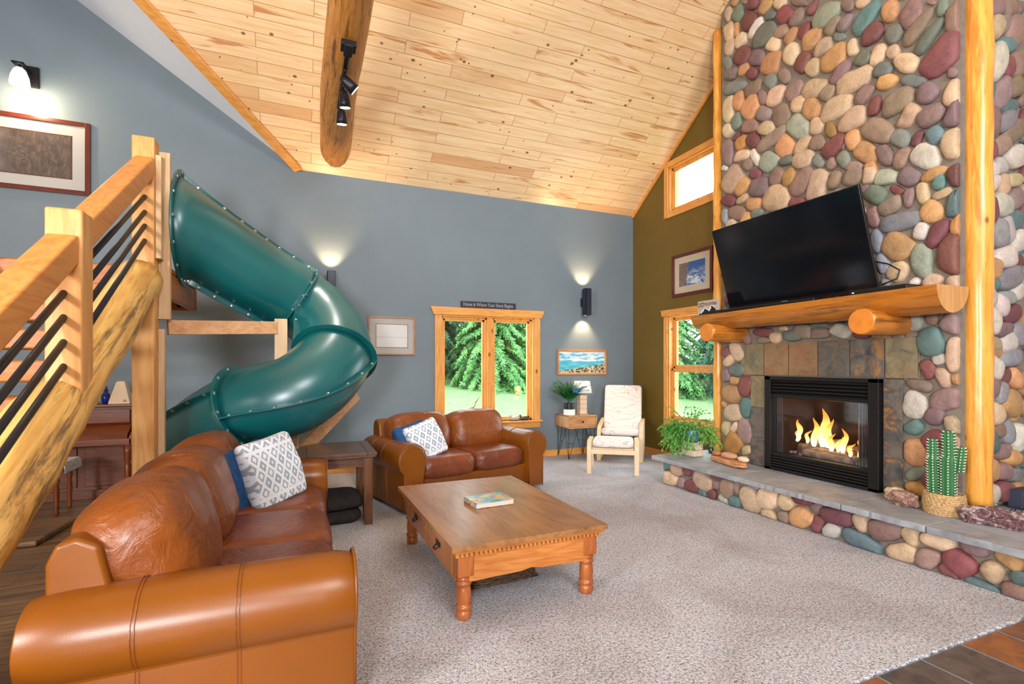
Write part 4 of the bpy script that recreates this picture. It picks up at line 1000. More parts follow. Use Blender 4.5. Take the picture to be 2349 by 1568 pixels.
# sound bar, box, cable, sign on mantel
t_ = thing('sound_bar', 'low black sound bar lying on the mantel under the television', 'sound bar', (4.47, 3.95, 2.09))
b = MB(); b.bb((4.435, 3.22, 2.092), (4.50, 4.62, 2.122)); part('bar', b, M['black_plastic'], t_, world=True, bevel=.006)
t_ = thing('cable_box', 'flat black media box at the right end of the mantel', 'media box', (4.55, 2.66, 2.10))
b = MB(); b.bb((4.45, 2.45, 2.101), (4.66, 2.90, 2.142)); part('box', b, M['black_plastic'], t_, world=True, bevel=.004)
b = MB(); b.bb((4.446, 2.86, 2.113), (4.45, 2.875, 2.122)); part('indicator', b, glow('blue_indicator', (.1, .4, 1, 1), 2), t_, world=True)
t_ = thing('cable', 'thin black cable looping behind the television', 'cable', (4.78, 2.8, 2.3))
b = MB(); b.tube([(4.74, 2.87, 2.42), (4.77, 2.77, 2.38), (4.775, 2.68, 2.31), (4.77, 2.70, 2.24), (4.74, 2.80, 2.20)], .006, 8); part('wire', b, M['black_plastic'], t_, world=True, smooth=True)


def text(name, s, size, M4, m, parent, ext=.001, font_scale_x=1.0):
    cu = bpy.data.curves.new(name, 'FONT'); cu.body = s; cu.size = size; cu.extrude = ext; cu.align_x = 'LEFT'; cu.resolution_u = 3
    tmp = bpy.data.objects.new(name, cu); COL.objects.link(tmp)
    dg = bpy.context.evaluated_depsgraph_get(); dg.update()
    me = bpy.data.meshes.new_from_object(tmp.evaluated_get(dg))
    bpy.data.objects.remove(tmp); me.materials.clear(); me.materials.append(m)
    Mi = wm(parent).inverted() @ M4 @ Matrix.Diagonal((font_scale_x, 1, 1, 1))
    me.transform(Mi)
    o = bpy.data.objects.new(name, me); COL.objects.link(o); o.parent = parent
    return o

def axes(o, x, y):  # matrix with text x,y directions
    x = Vector(x).normalized(); y = Vector(y); y = (y - x * y.dot(x)).normalized(); z = x.cross(y)
    return Matrix(((x.x, y.x, z.x, o[0]), (x.y, y.y, z.y, o[1]), (x.z, y.z, z.z, o[2]), (0, 0, 0, 1)))

sg = thing('mountain_sign', 'small wooden sign with mountain lettering at the left end of the mantel', 'sign', (4.5, 4.6, 2.09))
b = MB(); b.bb((4.455, 4.405, 2.09), (4.475, 4.725, 2.255)); part('board', b, plain('grey_whitewashed_board', s8(176, 162, 152), .8, nz=.08, sc_=20), sg, world=True, bevel=.002)
MS = axes((4.4545, 4.715, 2.19), (0, -1, 0), (0, 0, 1))
dk = plain('dark_sign_paint', s8(62, 46, 40), .8)
text('lettering', 'CLIMB', .035, MS @ Matrix.Translation((0, .022, 0)), dk, sg)
text('lettering', 'EVERY', .035, MS @ Matrix.Translation((0, -.01, 0)), dk, sg)
text('lettering', 'MOUNTAIN', .055, MS @ Matrix.Translation((.105, 0, 0)), dk, sg, font_scale_x=.62)
def flat(pts2, x, eps): return [(x - eps, p[0], p[1]) for p in pts2]
b = MB(); b.prism([(4.715, 2.091), (4.655, 2.125), (4.64, 2.12), (4.61, 2.16), (4.545, 2.13), (4.50, 2.185), (4.46, 2.16), (4.43, 2.12), (4.43, 2.091)], 4.452, 4.455, 'x'); mo = part('mountain_shape', b, M['black_plastic'], sg, world=True)
b = MB()
L_ = [(4.715, 2.093), (4.69, 2.115), (4.665, 2.117), (4.61, 2.165), (4.55, 2.135), (4.50, 2.19), (4.455, 2.16)]
b.tube([(4.4505, p[0], p[1]) for p in L_], .0035, 6); b.tube([(4.4505, 4.67, 2.10), (4.4505, 4.615, 2.145)], .0035, 6); b.tube([(4.4505, 4.56, 2.10), (4.4505, 4.505, 2.165)], .005, 6)
part('snow_line', b, M['ceramic_white'], mo, world=True)

# ---------------------------------------------------------------- things on the hearth
HT = .34
t_ = thing('potted_cactus', 'tall green ribbed cactus in a woven basket by the log post', 'cactus', (4.62, 2.28, HT))
b = MB(); rings = 11
for k in range(rings):
    z = .008 + k * .0145; rr = .118 + .008 * math.sin(k / (rings - 1) * PI)
    b.tube([((rr + .0025 * math.sin(a * 28 + k * 1.6)) * math.cos(a), (rr + .0025 * math.sin(a * 28 + k * 1.6)) * math.sin(a), z) for a in [2 * PI * i / 112 for i in range(112)]], .0088, 6, close=True)
b.lathe([(.11, .002), (.115, .08), (.11, .15)], n=24)
t = NT('woven_seagrass'); w_ = t.noise(t.obj((14, 14, 60)), 4, 2); t.bump(w_, .6, .01)
M['basket'] = t.base(t.ramp(w_, [(.3, s8(150, 108, 66)), (.6, s8(222, 186, 136))]), .8)
bk = part('basket', b, M['basket'], t_, smooth=True)
b = MB(); b.lathe([(.001, .135), (.11, .138), (.11, .148), (.001, .15)], n=20); part('soil', b, M['soil'], t_)
def cactus_stem(x0, y0, z0, h, r, lean):
    b = MB(); n = 14; ribs = 7; m_ = ribs * 6
    vs = []; fs = []
    for i in range(n + 1):
        f = i / n; rr = r * (math.sin(min(1, (f * .96 + .04) * 1.0) * PI) ** .22 if f > .5 else .93 + .07 * f * 2)
        if f > .85: rr = r * math.sqrt(max(.02, 1 - ((f - .85) / .15) ** 2)) * .97
        for k in range(m_):
            a = 2 * PI * k / m_; q = rr * (1 - .18 * (1 - abs(math.cos(a * ribs / 2)) ** .7))
            vs.append((x0 + lean[0] * f + q * math.cos(a), y0 + lean[1] * f + q * math.sin(a), z0 + h * f))
    for i in range(n):
        for k in range(m_):
            l_ = (k + 1) % m_; fs.append((i * m_ + k, i * m_ + l_, (i + 1) * m_ + l_, (i + 1) * m_ + k))
    fs.append(tuple(n * m_ + k for k in range(m_)))
    b.add(vs, fs)
    st = part('cactus_stem', b, M['cactus'], t_, smooth=True)
    b = MB(); cnt = int(h / .021)
    for k in range(ribs):
        a = 2 * PI * k / ribs
        for j in range(cnt):
            f = (j + .5) / cnt
            rr = r * (1 if f < .85 else math.sqrt(max(.05, 1 - ((f - .85) / .15) ** 2)))
            b.puff((x0 + lean[0] * f + (rr + .001) * math.cos(a), y0 + lean[1] * f + (rr + .001) * math.sin(a), z0 + h * f), (.012, .012, .009), 2, 2)
    tag(part('spines', b, M['spine'], st), None, None, kind='stuff')
cactus_stem(.0, -.025, .13, .34, .052, (0, 0)); cactus_stem(.0, -.03, .44, .21, .042, (0, .004)); cactus_stem(-.01, .065, .13, .32, .040, (-.005, .006)); cactus_stem(-.01, .07, .42, .155, .036, (0, .002)); cactus_stem(.04, -.075, .33, .20, .030, (.01, -.015))

def rock(name, label, cat, loc, d, mat_, seed, rz=0, amp=.18):
    t_ = thing(name, label, cat, loc, rz)
    b = MB(); rnd = random.Random(seed)
    def fn(v, q):
        n1 = noise.noise(Vector((q[0] * 1.7 + seed, q[1] * 1.7, q[2] * 1.7))); n2 = noise.cell(Vector((q[0] * 2.6 + seed, q[1] * 2.6, q[2] * 2.6)))
        return v * (1 + amp * n1 + amp * .5 * (n2 - .5))
    b.puff((0, 0, d[2] / 2 * .92), d, 3.2, 12, fn=fn)
    part('stone', b, mat_, t_, smooth=False)
    return t_
t = NT('amethyst_rock'); f = t.noise(t.obj(), 14, 6, .75, 1.5); t.bump(f, .8, .02)
M['amethyst'] = t.base(t.ramp(f, [(.35, s8(66, 34, 46)), (.5, s8(118, 78, 86)), (.6, s8(208, 196, 186)), (.68, s8(120, 86, 100))]), .5)
t = NT('geode_rock'); f = t.noise(t.obj(), 18, 6, .75, 1.0); t.bump(f, .8, .015)
M['geode'] = t.base(t.ramp(f, [(.35, s8(120, 70, 60)), (.5, s8(150, 112, 104)), (.62, s8(204, 176, 150))]), .6)
t = NT('cream_quartz_rock'); f = t.noise(t.obj(), 18, 6, .75, 1.0); t.bump(f, .8, .015)
M['quartz'] = t.base(t.ramp(f, [(.35, s8(150, 108, 74)), (.5, s8(214, 190, 160)), (.62, s8(236, 222, 204))]), .6)
rock('amethyst_rock', 'long jagged purple and white crystal rock lying on the hearth', 'rock', (4.59, 1.94, HT), (.12, .44, .13), M['amethyst'], 3, R(20), .2)
rock('geode_rock', 'rough red-brown rock on the hearth beside the cactus basket', 'rock', (4.56, 2.53, HT), (.13, .20, .125), M['geode'], 5, R(-10))
rock('quartz_rock', 'cream rough rock behind the red-brown one on the hearth', 'rock', (4.68, 2.66, HT), (.11, .15, .115), M['quartz'], 8, R(15))
rock('flat_stone', 'flat orange sandstone slab on the hearth holding pebbles', 'stone', (4.58, 4.38, HT), (.17, .60, .072), M['sandstone'], 11, R(-12), .1)
for (nm, lb, loc, d, mt_, sd) in (('pebble', 'large oval pink-tan pebble in the middle of the flat stone', (4.58, 4.36, HT + .066), (.11, .22, .075), 'pebble', 2), ('pebble', 'small brown round pebble at the left of the flat stone', (4.61, 4.58, HT + .066), (.08, .12, .06), 'pebble_b', 3), ('pebble', 'small cream pebble at the right of the flat stone', (4.57, 4.15, HT + .066), (.08, .14, .06), 'lead', 4)):
    t_ = thing(nm, lb, 'pebble', loc, 0, 'pebbles on the flat hearth stone'); b = MB(); b.puff((0, 0, d[2] / 2), d, 2.2, 10); part('stone', b, M[mt_], t_, smooth=True)
rock('dark_stone', 'small dark blue-grey stone behind the potted trailing plant', 'stone', (4.98, 5.02, HT), (.08, .1, .09), M['ceramic_black'], 21, 0, .1)
# star box and twig star at the far right of the hearth
t_ = thing('star_box', 'dark navy box with a tan star on the hearth beyond the post', 'box', (5.40, 2.14, HT))
b = MB(); b.bb((5.28, 2.08, HT), (5.52, 2.17, HT + .15)); part('box', b, plain('navy_painted_wood', s8(48, 56, 76), .5), t_, world=True, bevel=.004)
b = MB(); b.prism([(5.345 + (.05 if k % 2 == 0 else .02) * math.sin(k * PI / 5), HT + .10 + (.05 if k % 2 == 0 else .02) * math.cos(k * PI / 5)) for k in range(10)], 2.073, 2.079, 'y'); part('star', b, plain('tan_star_paint', s8(196, 160, 136), .7), t_, world=True)
t_ = thing('wire_star', 'spiky black wire ornament on the hearth before the star box', 'ornament', (5.13, 2.03, HT))
b = MB()
for k in range(7):
    a = k * .9; b.tube([(0, 0, .035), (.035 * math.cos(a), .035 * math.sin(a), .045), (.075 * math.cos(a), .075 * math.sin(a), .004)], .003, 6)
part('wire', b, M['iron'], t_)

# trailing plant in a teal pot on a sandstone block
t_ = thing('stone_block', 'pale sandstone brick stand on the left end of the hearth', 'plant stand', (4.62, 4.99, HT))
b = MB()
for k, (yy) in enumerate((-.055, .055)): b.box((0, yy, .115), (.14, .106, .07))
b.box((0, 0, .038), (.145, .22, .074)); b.lathe([(.09, .15), (.095, .155), (.095, .165), (.09, .168)], n=24); part('block', b, M['lead'], t_, bevel=.006)
t_ = thing('trailing_cactus_plant', 'bushy trailing green plant in a teal glazed pot before the window', 'plant', (4.62, 4.99, HT + .168))
b = MB(); b.lathe([(.06, 0), (.085, .03), (.10, .09), (.098, .14), (.092, .15), (.098, .158), (.09, .158), (.086, .13)], n=28); part('pot', b, M['teal_pot'], t_, smooth=True)
b = MB(); b.lathe([(.001, .12), (.087, .125), (.087, .13), (.001, .132)], n=20); part('soil', b, M['soil'], t_)
rnd = random.Random(12)
b = MB()
def seg_leaf(b, p, d, ln, w):
    d = d.normalized(); s = d.cross(Vector((rnd.uniform(-1, 1), rnd.uniform(-1, 1), 1))).normalized(); n = s.cross(d)
    a = p; m_ = p + d * ln * .5; e = p + d * ln
    b.add([a - s * w * .35 + n * .003, m_ - s * w + n * .004, e, m_ + s * w + n * .004, a + s * w * .35 + n * .003, m_ - n * .005], [(0, 1, 5), (1, 2, 5), (2, 3, 5), (3, 4, 5), (0, 5, 4), (0, 4, 3, 2, 1)])
    return e
def branch(p, d, n, drop, depth=0):
    for i in range(n):
        e = seg_leaf(b, p, d, rnd.uniform(.034, .052), rnd.uniform(.009, .014))
        p = e; d = (d + Vector((rnd.uniform(-.3, .3), rnd.uniform(-.3, .3), rnd.uniform(-.25, .15) - drop))).normalized()
        if depth < 2 and rnd.random() < .33: branch(p, (d + Vector((rnd.uniform(-.8, .8), rnd.uniform(-.8, .8), rnd.uniform(-.5, .5)))).normalized(), n - i - 1, drop * 1.1, depth + 1)
for k in range(80):
    a = rnd.uniform(0, 2 * PI); el = rnd.uniform(.1, 1.3)
    d = Vector((math.cos(a) * math.cos(el), math.sin(a) * math.cos(el), math.sin(el)))
    if rnd.random() < .55: d = Vector((-.5 + rnd.uniform(-.4, .3), .7 + rnd.uniform(-.4, .4), rnd.uniform(.1, .9))).normalized()
    branch(Vector((math.cos(a) * .04, math.sin(a) * .04, .13)), d, rnd.randint(6, 11), rnd.uniform(.08, .24))
tag(part('foliage', b, M['cactusleaf'], t_), None, None)

# ================================================================ STAIRS
st = thing('log_staircase', 'open log staircase with timber rails and black iron bars climbing to a small deck', 'staircase', (-1.1, 3.0, 0))
XS = -1.1
# stringer log
b = MB(); n = 46; p0 = Vector((XS - .055, 1.0, -.13)); p1 = Vector((XS - .04, 4.72, 2.17))
b.tube([p0.lerp(p1, i / n) + Vector((0, 0, .012 * math.sin(i * .8))) for i in range(n + 1)], [.134 + .024 * i / n + .006 * math.sin(i * .55) + .004 * math.sin(i * 1.7) for i in range(n + 1)], 26, wob=.06, seed=4)
part('stringer_log', b, M['log_y'], st, smooth=True, world=True)
b = MB(); p0 = Vector((-2.2, 1.2, -.02)); p1 = Vector((-2.2, 4.8, 2.17)); b.tube([p0.lerp(p1, i / n) for i in range(n + 1)], .15, 20, wob=.1, seed=6)
part('stringer_log', b, M['log_y'], st, smooth=True, world=True)
for k in range(1, 12):
    y = 4.85 - .304 * (12 - k)
    b = MB(); b.bb((-2.3, y - .03, .19 * k - .12), (-1.17, y + .26, .19 * k)); part('tread', b, M['tread'], st, world=True, bevel=.014)
b = MB(); b.bb((-2.6, 4.86, 2.245), (-.955, 5.95, 2.285)); part('deck', b, M['tread'], st, world=True, bevel=.01)
b = MB(); b.bb((-2.6, 4.84, 2.06), (-1.2, 4.90, 2.28)); part('deck_fascia', b, M['tread'], st, world=True, bevel=.01)
b = MB(); b.bb((-2.6, 5.86, 2.03), (-.95, 5.95, 2.243)); part('deck_joist', b, M['tread'], st, world=True, bevel=.01)
b = MB(); b.bb((-1.0, 4.86, 2.03), (-.955, 5.86, 2.24)); part('deck_fascia', b, M['tread'], st, world=True, bevel=.01)
b = MB(); b.bb((-2.6, 5.35, 2.08), (-.99, 5.43, 2.243)); part('deck_joist', b, M['tread'], st, world=True, bevel=.01)
# newel posts
b = MB(); b.bb((-1.178, 3.238, 1.345), (-1.022, 3.394, 2.295)); part('newel_post', b, M['timber_z'], st, world=True, bevel=.014, seg=3)
b = MB(); b.bb((-1.185, 4.70, 0), (-1.035, 4.85, 3.27)); part('tall_post', b, M['timber_z'], st, world=True, bevel=.012, seg=3)
b = MB(); b.bb((-1.12, 5.86, 2.05), (-.985, 5.98, 3.30)); part('rear_post', b, M['timber_z'], st, world=True, bevel=.012)
for (ya, yb_) in ((2.2, 3.26), (3.38, 4.74)):
    b = MB(); za = lambda y: 2.368 + .645 * (y - 3.539) - .085
    beam2(b, (XS, ya, za(ya)), (XS, yb_, za(yb_)), .125, .135, (0, 0, 1)); part('handrail', b, M['timber_y'], st, world=True, bevel=.012)
for (ya, yb_, zs, ze) in ((2.0, 3.25, (1.497, 1.375, 1.255, 1.14), (1.865, 1.742, 1.616, 1.492)), (3.38, 4.76, (2.0, 1.87, 1.745, 1.61), (2.834, 2.715, 2.61, 2.495))):
    for k in range(4):
        if ya < 3: sl_ = (ze[k] - zs[k]) / (3.22 - 2.651); z_a = zs[k] + sl_ * (ya - 2.651); z_b = ze[k]
        else: z_a, z_b = zs[k] - .02, ze[k]
        b = MB(); b.tube([(XS, ya, z_a), (XS, yb_, z_b)], .0165, 14); part('iron_bar', b, M['iron'], st, world=True, smooth=True)
# boards on the post edge facing the slide
b = MB(); b.bb((-1.034, 4.715, 2.33), (-.995, 4.80, 3.14)); part('edge_board', b, M['rawpine'], st, world=True, bevel=.003)
b = MB(); b.bb((-1.034, 4.805, 1.86), (-.955, 4.86, 3.20)); part('edge_board', b, M['rawpine'], st, world=True, bevel=.003)
b = MB(); b.bb((-1.034, 4.80, 0), (-.99, 4.85, 1.78)); part('edge_board', b, M['rawpine'], st, world=True, bevel=.003)

# ================================================================ TUBE SLIDE
sl = thing('tube_slide', 'green plastic tube slide spiralling down from the stair deck', 'slide', (-.3, 5.3, 0))


def cr(P, n):
    out = []
    Q = [P[0] * 2 - P[1]] + P + [P[-1] * 2 - P[-2]]
    for i in range(1, len(Q) - 2):
        for k in range(n):
            t = k / n; a, b_, c, d = Q[i - 1], Q[i], Q[i + 1], Q[i + 2]
            out.append(0.5 * ((2 * b_) + (c - a) * t + (2 * a - 5 * b_ + 4 * c - d) * t * t + (3 * b_ - a - 3 * c + d) * t ** 3))
    out.append(P[-1]); return out
PP = [Vector(p) for p in ((-.945, 5.26, 2.70), (-.5, 5.48, 2.43), (-.03, 5.73, 2.17), (.24, 5.62, 1.93), (.33, 5.24, 1.58), (.02, 4.97, 1.25), (-.42, 5.08, 1.10), (-.84, 5.50, .83), (-.90, 6.0, .66), (-.62, 6.42, .52), (-.2, 6.55, .44))]
PATH = cr(PP, 8)
def SECTIONS():
    slide_section(0, 16, .355, (0, 180), flare=True, bolt_step=2)
    slide_section(16, 32, .355, (75,), flange0=False)
    slide_section(32, 48, .355, (-98, 82), flange0=False, bolt_step=2)
    slide_section(48, 64, .35, (-60, 120), flange0=False, bolt_step=2)
    slide_section(64, 80, .345, (0,), flange0=False)

def frame(pts, i):
    T_ = (pts[min(i + 1, len(pts) - 1)] - pts[max(i - 1, 0)]).normalized()
    if i < 4: T_ = (Vector((1, 0, 0)) * (1 - i / 4) + T_ * (i / 4)).normalized()
    U_ = (Vector((0, 0, 1)) - T_ * T_.z).normalized(); return T_, U_, T_.cross(U_)
bolt_me = None
def bolts(parent, P_, dirs):
    global bolt_me
    for p, d in zip(P_, dirs):
        if bolt_me is None:
            b = MB(); b.tube([(0, 0, -.004), (0, 0, .004), (0, 0, .008)], [.0155, .0155, .008], 10)
            bolt_me = bpy.data.meshes.new('bolt'); bolt_me.from_pydata([tuple(v) for v in b.v], [], b.f); bolt_me.materials.append(M['screw'])
        o = bpy.data.objects.new('bolt', bolt_me); COL.objects.link(o); o.parent = parent
        Mi = wm(parent).inverted(); o.matrix_local = Mi @ Matrix.Translation(p) @ d.to_track_quat('Z', 'Y').to_matrix().to_4x4()
def slide_section(i0, i1, r0, angs, flare=False, bolt_step=4, flange0=True):
    pts = PATH[i0:i1 + 1]
    b = MB(); n = 36; vs = []; fs = []
    for i, p in enumerate(pts):
        T_, U_, S_ = frame(PATH, i0 + i)
        rr = r0 * (1 + (.27 * max(0, 1 - i / 4.0) ** 2 if flare else 0))
        for k in range(n):
            a = 2 * PI * k / n
            vs.append(p + (U_ * math.cos(a) + S_ * math.sin(a)) * rr)
    for i in range(len(pts) - 1):
        for k in range(n):
            l_ = (k + 1) % n; fs.append((i * n + k, i * n + l_, (i + 1) * n + l_, (i + 1) * n + k))
    b.add(vs, fs)
    o = part('tube_section', b, M['slide'], sl, smooth=True, world=True)
    md = o.modifiers.new('thick', 'SOLIDIFY'); md.thickness = .008; md.offset = -1
    # joint flanges
    for e in ([0] if flange0 else []) + [len(pts) - 1]:
        T_, U_, S_ = frame(PATH, i0 + e); c = pts[e]
        rr = r0 * (1.27 if (flare and e == 0) else 1)
        b = MB(); m_ = 40
        for (ra, rb, h) in ((rr - .004, rr + .054, .008),):
            vs = []
            for k in range(m_):
                a = 2 * PI * k / m_; d = U_ * math.cos(a) + S_ * math.sin(a)
                for (q, hh) in ((ra, -h), (rb, -h), (rb, h), (ra, h)): vs.append(c + d * q + T_ * hh)
            fs = []
            for k in range(m_):
                l_ = (k + 1) % m_
                for j in range(4): fs.append((k * 4 + j, k * 4 + (j + 1) % 4, l_ * 4 + (j + 1) % 4, l_ * 4 + j))
            b.add(vs, fs)
        fl = part('joint_flange', b, M['slide'], o, world=True, bevel=.003)
        P_, D_ = [], []
        for k in range(14):
            a = 2 * PI * (k + .5) / 14; d = U_ * math.cos(a) + S_ * math.sin(a); sgn = 1 if e == 0 else -1
            P_.append(c + d * (rr + .026) + T_ * sgn * .010); D_.append(T_ * sgn)
        bolts(fl, P_, D_)
    for a in angs:
        a = R(a); b = MB(); vs = []; P_, D_ = [], []
        for i, p in enumerate(pts):
            T_, U_, S_ = frame(PATH, i0 + i); d = U_ * math.cos(a) + S_ * math.sin(a); s_ = T_.cross(d)
            rr = r0 * (1 + (.27 * max(0, 1 - i / 3.0) ** 2 if flare else 0))
            for (q, w_) in ((rr - .004, -.008), (rr + .052, -.008), (rr + .052, .008), (rr - .004, .008)): vs.append(p + d * q + s_ * w_)
            if i % bolt_step == bolt_step // 2:
                nn = s_ if s_.dot(-p + Vector((0, 0, 1.5))) > 0 else -s_
                P_.append(p + d * (rr + .028) + nn * .009); D_.append(nn)
        fs = []
        for i in range(len(pts) - 1):
            for j in range(4): fs.append((i * 4 + j, i * 4 + (j + 1) % 4, (i + 1) * 4 + (j + 1) % 4, (i + 1) * 4 + j))
        fs += [(0, 1, 2, 3), tuple(len(vs) - 4 + j for j in (3, 2, 1, 0))]
        b.add(vs, fs); sm = part('seam_flange', b, M['slide'], o, world=True, bevel=.003)
        bolts(sm, P_, D_)
SECTIONS()

fr = thing('slide_support_frame', 'raw pine post and beam frame holding up the green tube slide', 'support frame', (-.3, 5.3, 0))
b = MB(); beam2(b, (-.99, 4.90, 1.80), (-.20, 5.36, 1.85), .045, .12, (0, 0, 1)); part('beam', b, M['rawpine_x'], fr, world=True, bevel=.004)
b = MB(); b.bb((-.215, 5.36, 0), (-.10, 5.46, 1.94)); part('post', b, M['rawpine'], fr, world=True, bevel=.005)
b = MB(); beam2(b, (.60, 5.95, 1.16), (-.12, 5.32, .5), .05, .14, (0, 0, 1)); part('brace', b, M['rawpine_x'], fr, world=True, bevel=.004)
b = MB(); b.bb((-.10, 5.28, 0), (0.0, 5.37, .88)); part('post', b, M['rawpine'], fr, world=True, bevel=.005)
b = MB(); beam2(b, (.56, 5.97, 1.13), (.56, 7.22, 1.13), .05, .12, (0, 0, 1)); part('beam', b, M['rawpine'], fr, world=True, bevel=.004)

# ================================================================ SOFAS


def sofa(name, label, loc, rz, Wd, Dp, nc, armr=.16, armz=.53, seed=0, cz=.715, chh=.57):
    s = thing(name, label, 'sofa', loc, rz)
    hw, hd = Wd / 2, Dp / 2
    for sg_ in (-1, 1):
        cx = sg_ * (hw - armr)
        P_ = [(cx - sg_ * .13, .04), (cx + sg_ * .095, .04), (cx + sg_ * .098, armz - armr * .85)]
        for a in range(-52, 186, 14): P_.append((cx + sg_ * armr * math.cos(R(a)), armz + armr * math.sin(R(a))))
        P_ += [(cx - sg_ * .14, armz - .08)]
        b = MB(); m_ = 16; vs = []; k_ = len(P_)
        for i in range(m_ + 1):
            y = -hd + (Dp + .01) * i / m_
            e = 1 - .10 * max(0, 1 - i / 1.2) ** 2 - .12 * (i == m_) - .04 * (i == m_ - 1)
            for (px_, pz_) in P_: vs.append((cx + (px_ - cx) * e, y, armz * .5 + (pz_ - armz * .5) * (1 - (1 - e) * .4)))
        fs = [tuple(range(k_)), tuple((m_ * k_) + i for i in range(k_ - 1, -1, -1))]
        for i in range(m_):
            for j in range(k_): fs.append((i * k_ + j, i * k_ + (j + 1) % k_, (i + 1) * k_ + (j + 1) % k_, (i + 1) * k_ + j))
        b.add(vs, fs)
        arm = part('arm', b, M['leather_arm'], s, bevel=.012)
        for yy in (-hd + Dp * .40, -hd + Dp * .70):
            b = MB()
            for o_ in (-.006, .006): b.tube([(px_ + (px_ - cx) * .012, yy + o_, pz_ + .0015) for (px_, pz_) in P_[1:]], .0018, 5)
            part('stitching', b, M['leather'], arm)
        b = MB(); b.tube([(cx + (px_ - cx) * .93, -hd + .004, pz_) for (px_, pz_) in P_], .006, 6, close=True); part('piping', b, M['leather_arm'], arm, smooth=True)
    iw = hw - 2 * armr + .03
    b = MB(); b.bb((-iw - .05, -hd + .07, .05), (iw + .05, hd - .25, .31)); part('base', b, M['leather_arm'], s, bevel=.02)
    b = MB(); b.prism([(-hd + Dp - .24, .04), (hd - .03, .04), (hd - .03, .78), (hd - .06, .85), (hd - .12, .87), (hd - .19, .83), (hd - .24, .6)], -hw + .15, hw - .15, 'x'); part('back_frame', b, M['leather_arm'], s, bevel=.02, seg=3)
    cw = 2 * iw / nc
    for k in range(nc):
        xc = -iw + cw * (k + .5)
        b = MB(); b.puff((xc, -.09, .40), (cw + .012, Dp - .24, .24), (7, 7, 3.2), 14, wr=.012, seed=seed + k); part('seat_cushion', b, M['leather_seat'], s, smooth=True, sub=1)
    for k in range(nc):
        xc = -iw + cw * (k + .5)
        ext = .05 if k in (0, nc - 1) else 0
        sh = (.05 if k == nc - 1 else 0) - (.05 if k == 0 else 0)
        b = MB(); b.puff((xc + sh, hd - .27, cz), (cw + .07 + ext, .42, chh), (4.0, 2.6, 3.4), 14, rot=Matrix.Rotation(R(-16), 4, 'X'), wr=.03, seed=seed + 20 + k, rings=((0, 4, ra_ := []), (0, 10, rb_ := [])))
        bc = part('back_cushion', b, M['leather_back'], s, smooth=True, sub=1)
        for rg_ in (ra_, rb_):
            b = MB(); q_ = sum(rg_, Vector()) / len(rg_); b.tube([q_ + (v - q_) * .985 for v in rg_], .0045, 6, close=True); part('seam', b, M['leather_arm'], bc, smooth=True)
    return s


sofa('leather_sofa', 'three-seat tan leather sofa in the foreground facing the fireplace', (-.315, 3.40, .012), R(90), 2.60, 1.07, 3, seed=1)
sofa('leather_loveseat', 'two-seat tan leather loveseat under the double window', (1.70, 5.66, .012), R(15), 1.95, 1.0, 2, seed=5, cz=.665, chh=.53)


def orient(n, up):
    n = Vector(n).normalized(); up = Vector(up); up = (up - n * up.dot(n)).normalized(); y = -n; x = y.cross(up)
    return Matrix(((x.x, y.x, up.x, 0), (x.y, y.y, up.y, 0), (x.z, y.z, up.z, 0), (0, 0, 0, 1)))


def cushion(label, loc, n, up, size, m, seed, grp):
    t_ = thing('throw_pillow', label, 'pillow', loc, rot=orient(n, up), group=grp)
    b = MB(); b.puff((0, 0, 0), (size, .15, size), (14, 2.3, 14), 14, wr=.004, seed=seed, pinch=.55)
    part('cover', b, m, t_, smooth=True, sub=1)
    b = MB(); h = size / 2 * .965; pts_ = []
    for (sx, sz) in ((1, 0), (0, 1), (-1, 0), (0, -1)): pass
    return t_


def picture(name, label, wall, a0, a1, z0, z1, fm, fw, matm, mw, art, glass=True, depth=.03, inner=None):
    # wall 'b': plane Y, a = X ; wall 'r': plane X, a = Y
    def P(a, d, z): return (a, YB - d, z) if wall == 'b' else (XR - d, a, z)
    t_ = thing(name, label, 'picture', P((a0 + a1) / 2, .002, z0))
    def bx(m_, nm, a, b2, d0, d1, za, zb, par=t_, bev=0):
        b = MB(); b.bb(P(a, d0, za), P(b2, d1, zb)); return part(nm, b, m_, par, world=True, bevel=bev)
    b = MB()
    b.bb(P(a0, .002, z0), P(a0 + fw, depth, z1)); b.bb(P(a1 - fw, .002, z0), P(a1, depth, z1)); b.bb(P(a0 + fw, .002, z0), P(a1 - fw, depth, z0 + fw)); b.bb(P(a0 + fw, .002, z1 - fw), P(a1 - fw, depth, z1))
    part('frame', b, fm, t_, world=True, bevel=.004)
    bx(matm, 'mat_board', a0 + fw, a1 - fw, .004, .012, z0 + fw, z1 - fw)
    if inner:
        b = MB(); g = mw - .012
        for (p, q) in (((a0 + fw + g, z0 + fw + g), (a1 - fw - g, z0 + fw + mw)), ((a0 + fw + g, z1 - fw - mw), (a1 - fw - g, z1 - fw - g)), ((a0 + fw + g, z0 + fw + g), (a0 + fw + mw, z1 - fw - g)), ((a1 - fw - mw, z0 + fw + g), (a1 - fw - g, z1 - fw - g))):
            b.bb(P(p[0], .011, p[1]), P(q[0], .0135, q[1]))
        part('inner_line', b, inner, t_, world=True)
    bx(art, 'print', a0 + fw + mw, a1 - fw - mw, .010, .0145, z0 + fw + mw, z1 - fw - mw)
    if glass: bx(M['pglass'], 'glazing', a0 + fw, a1 - fw, .018, .020, z0 + fw, z1 - fw)
    return t_


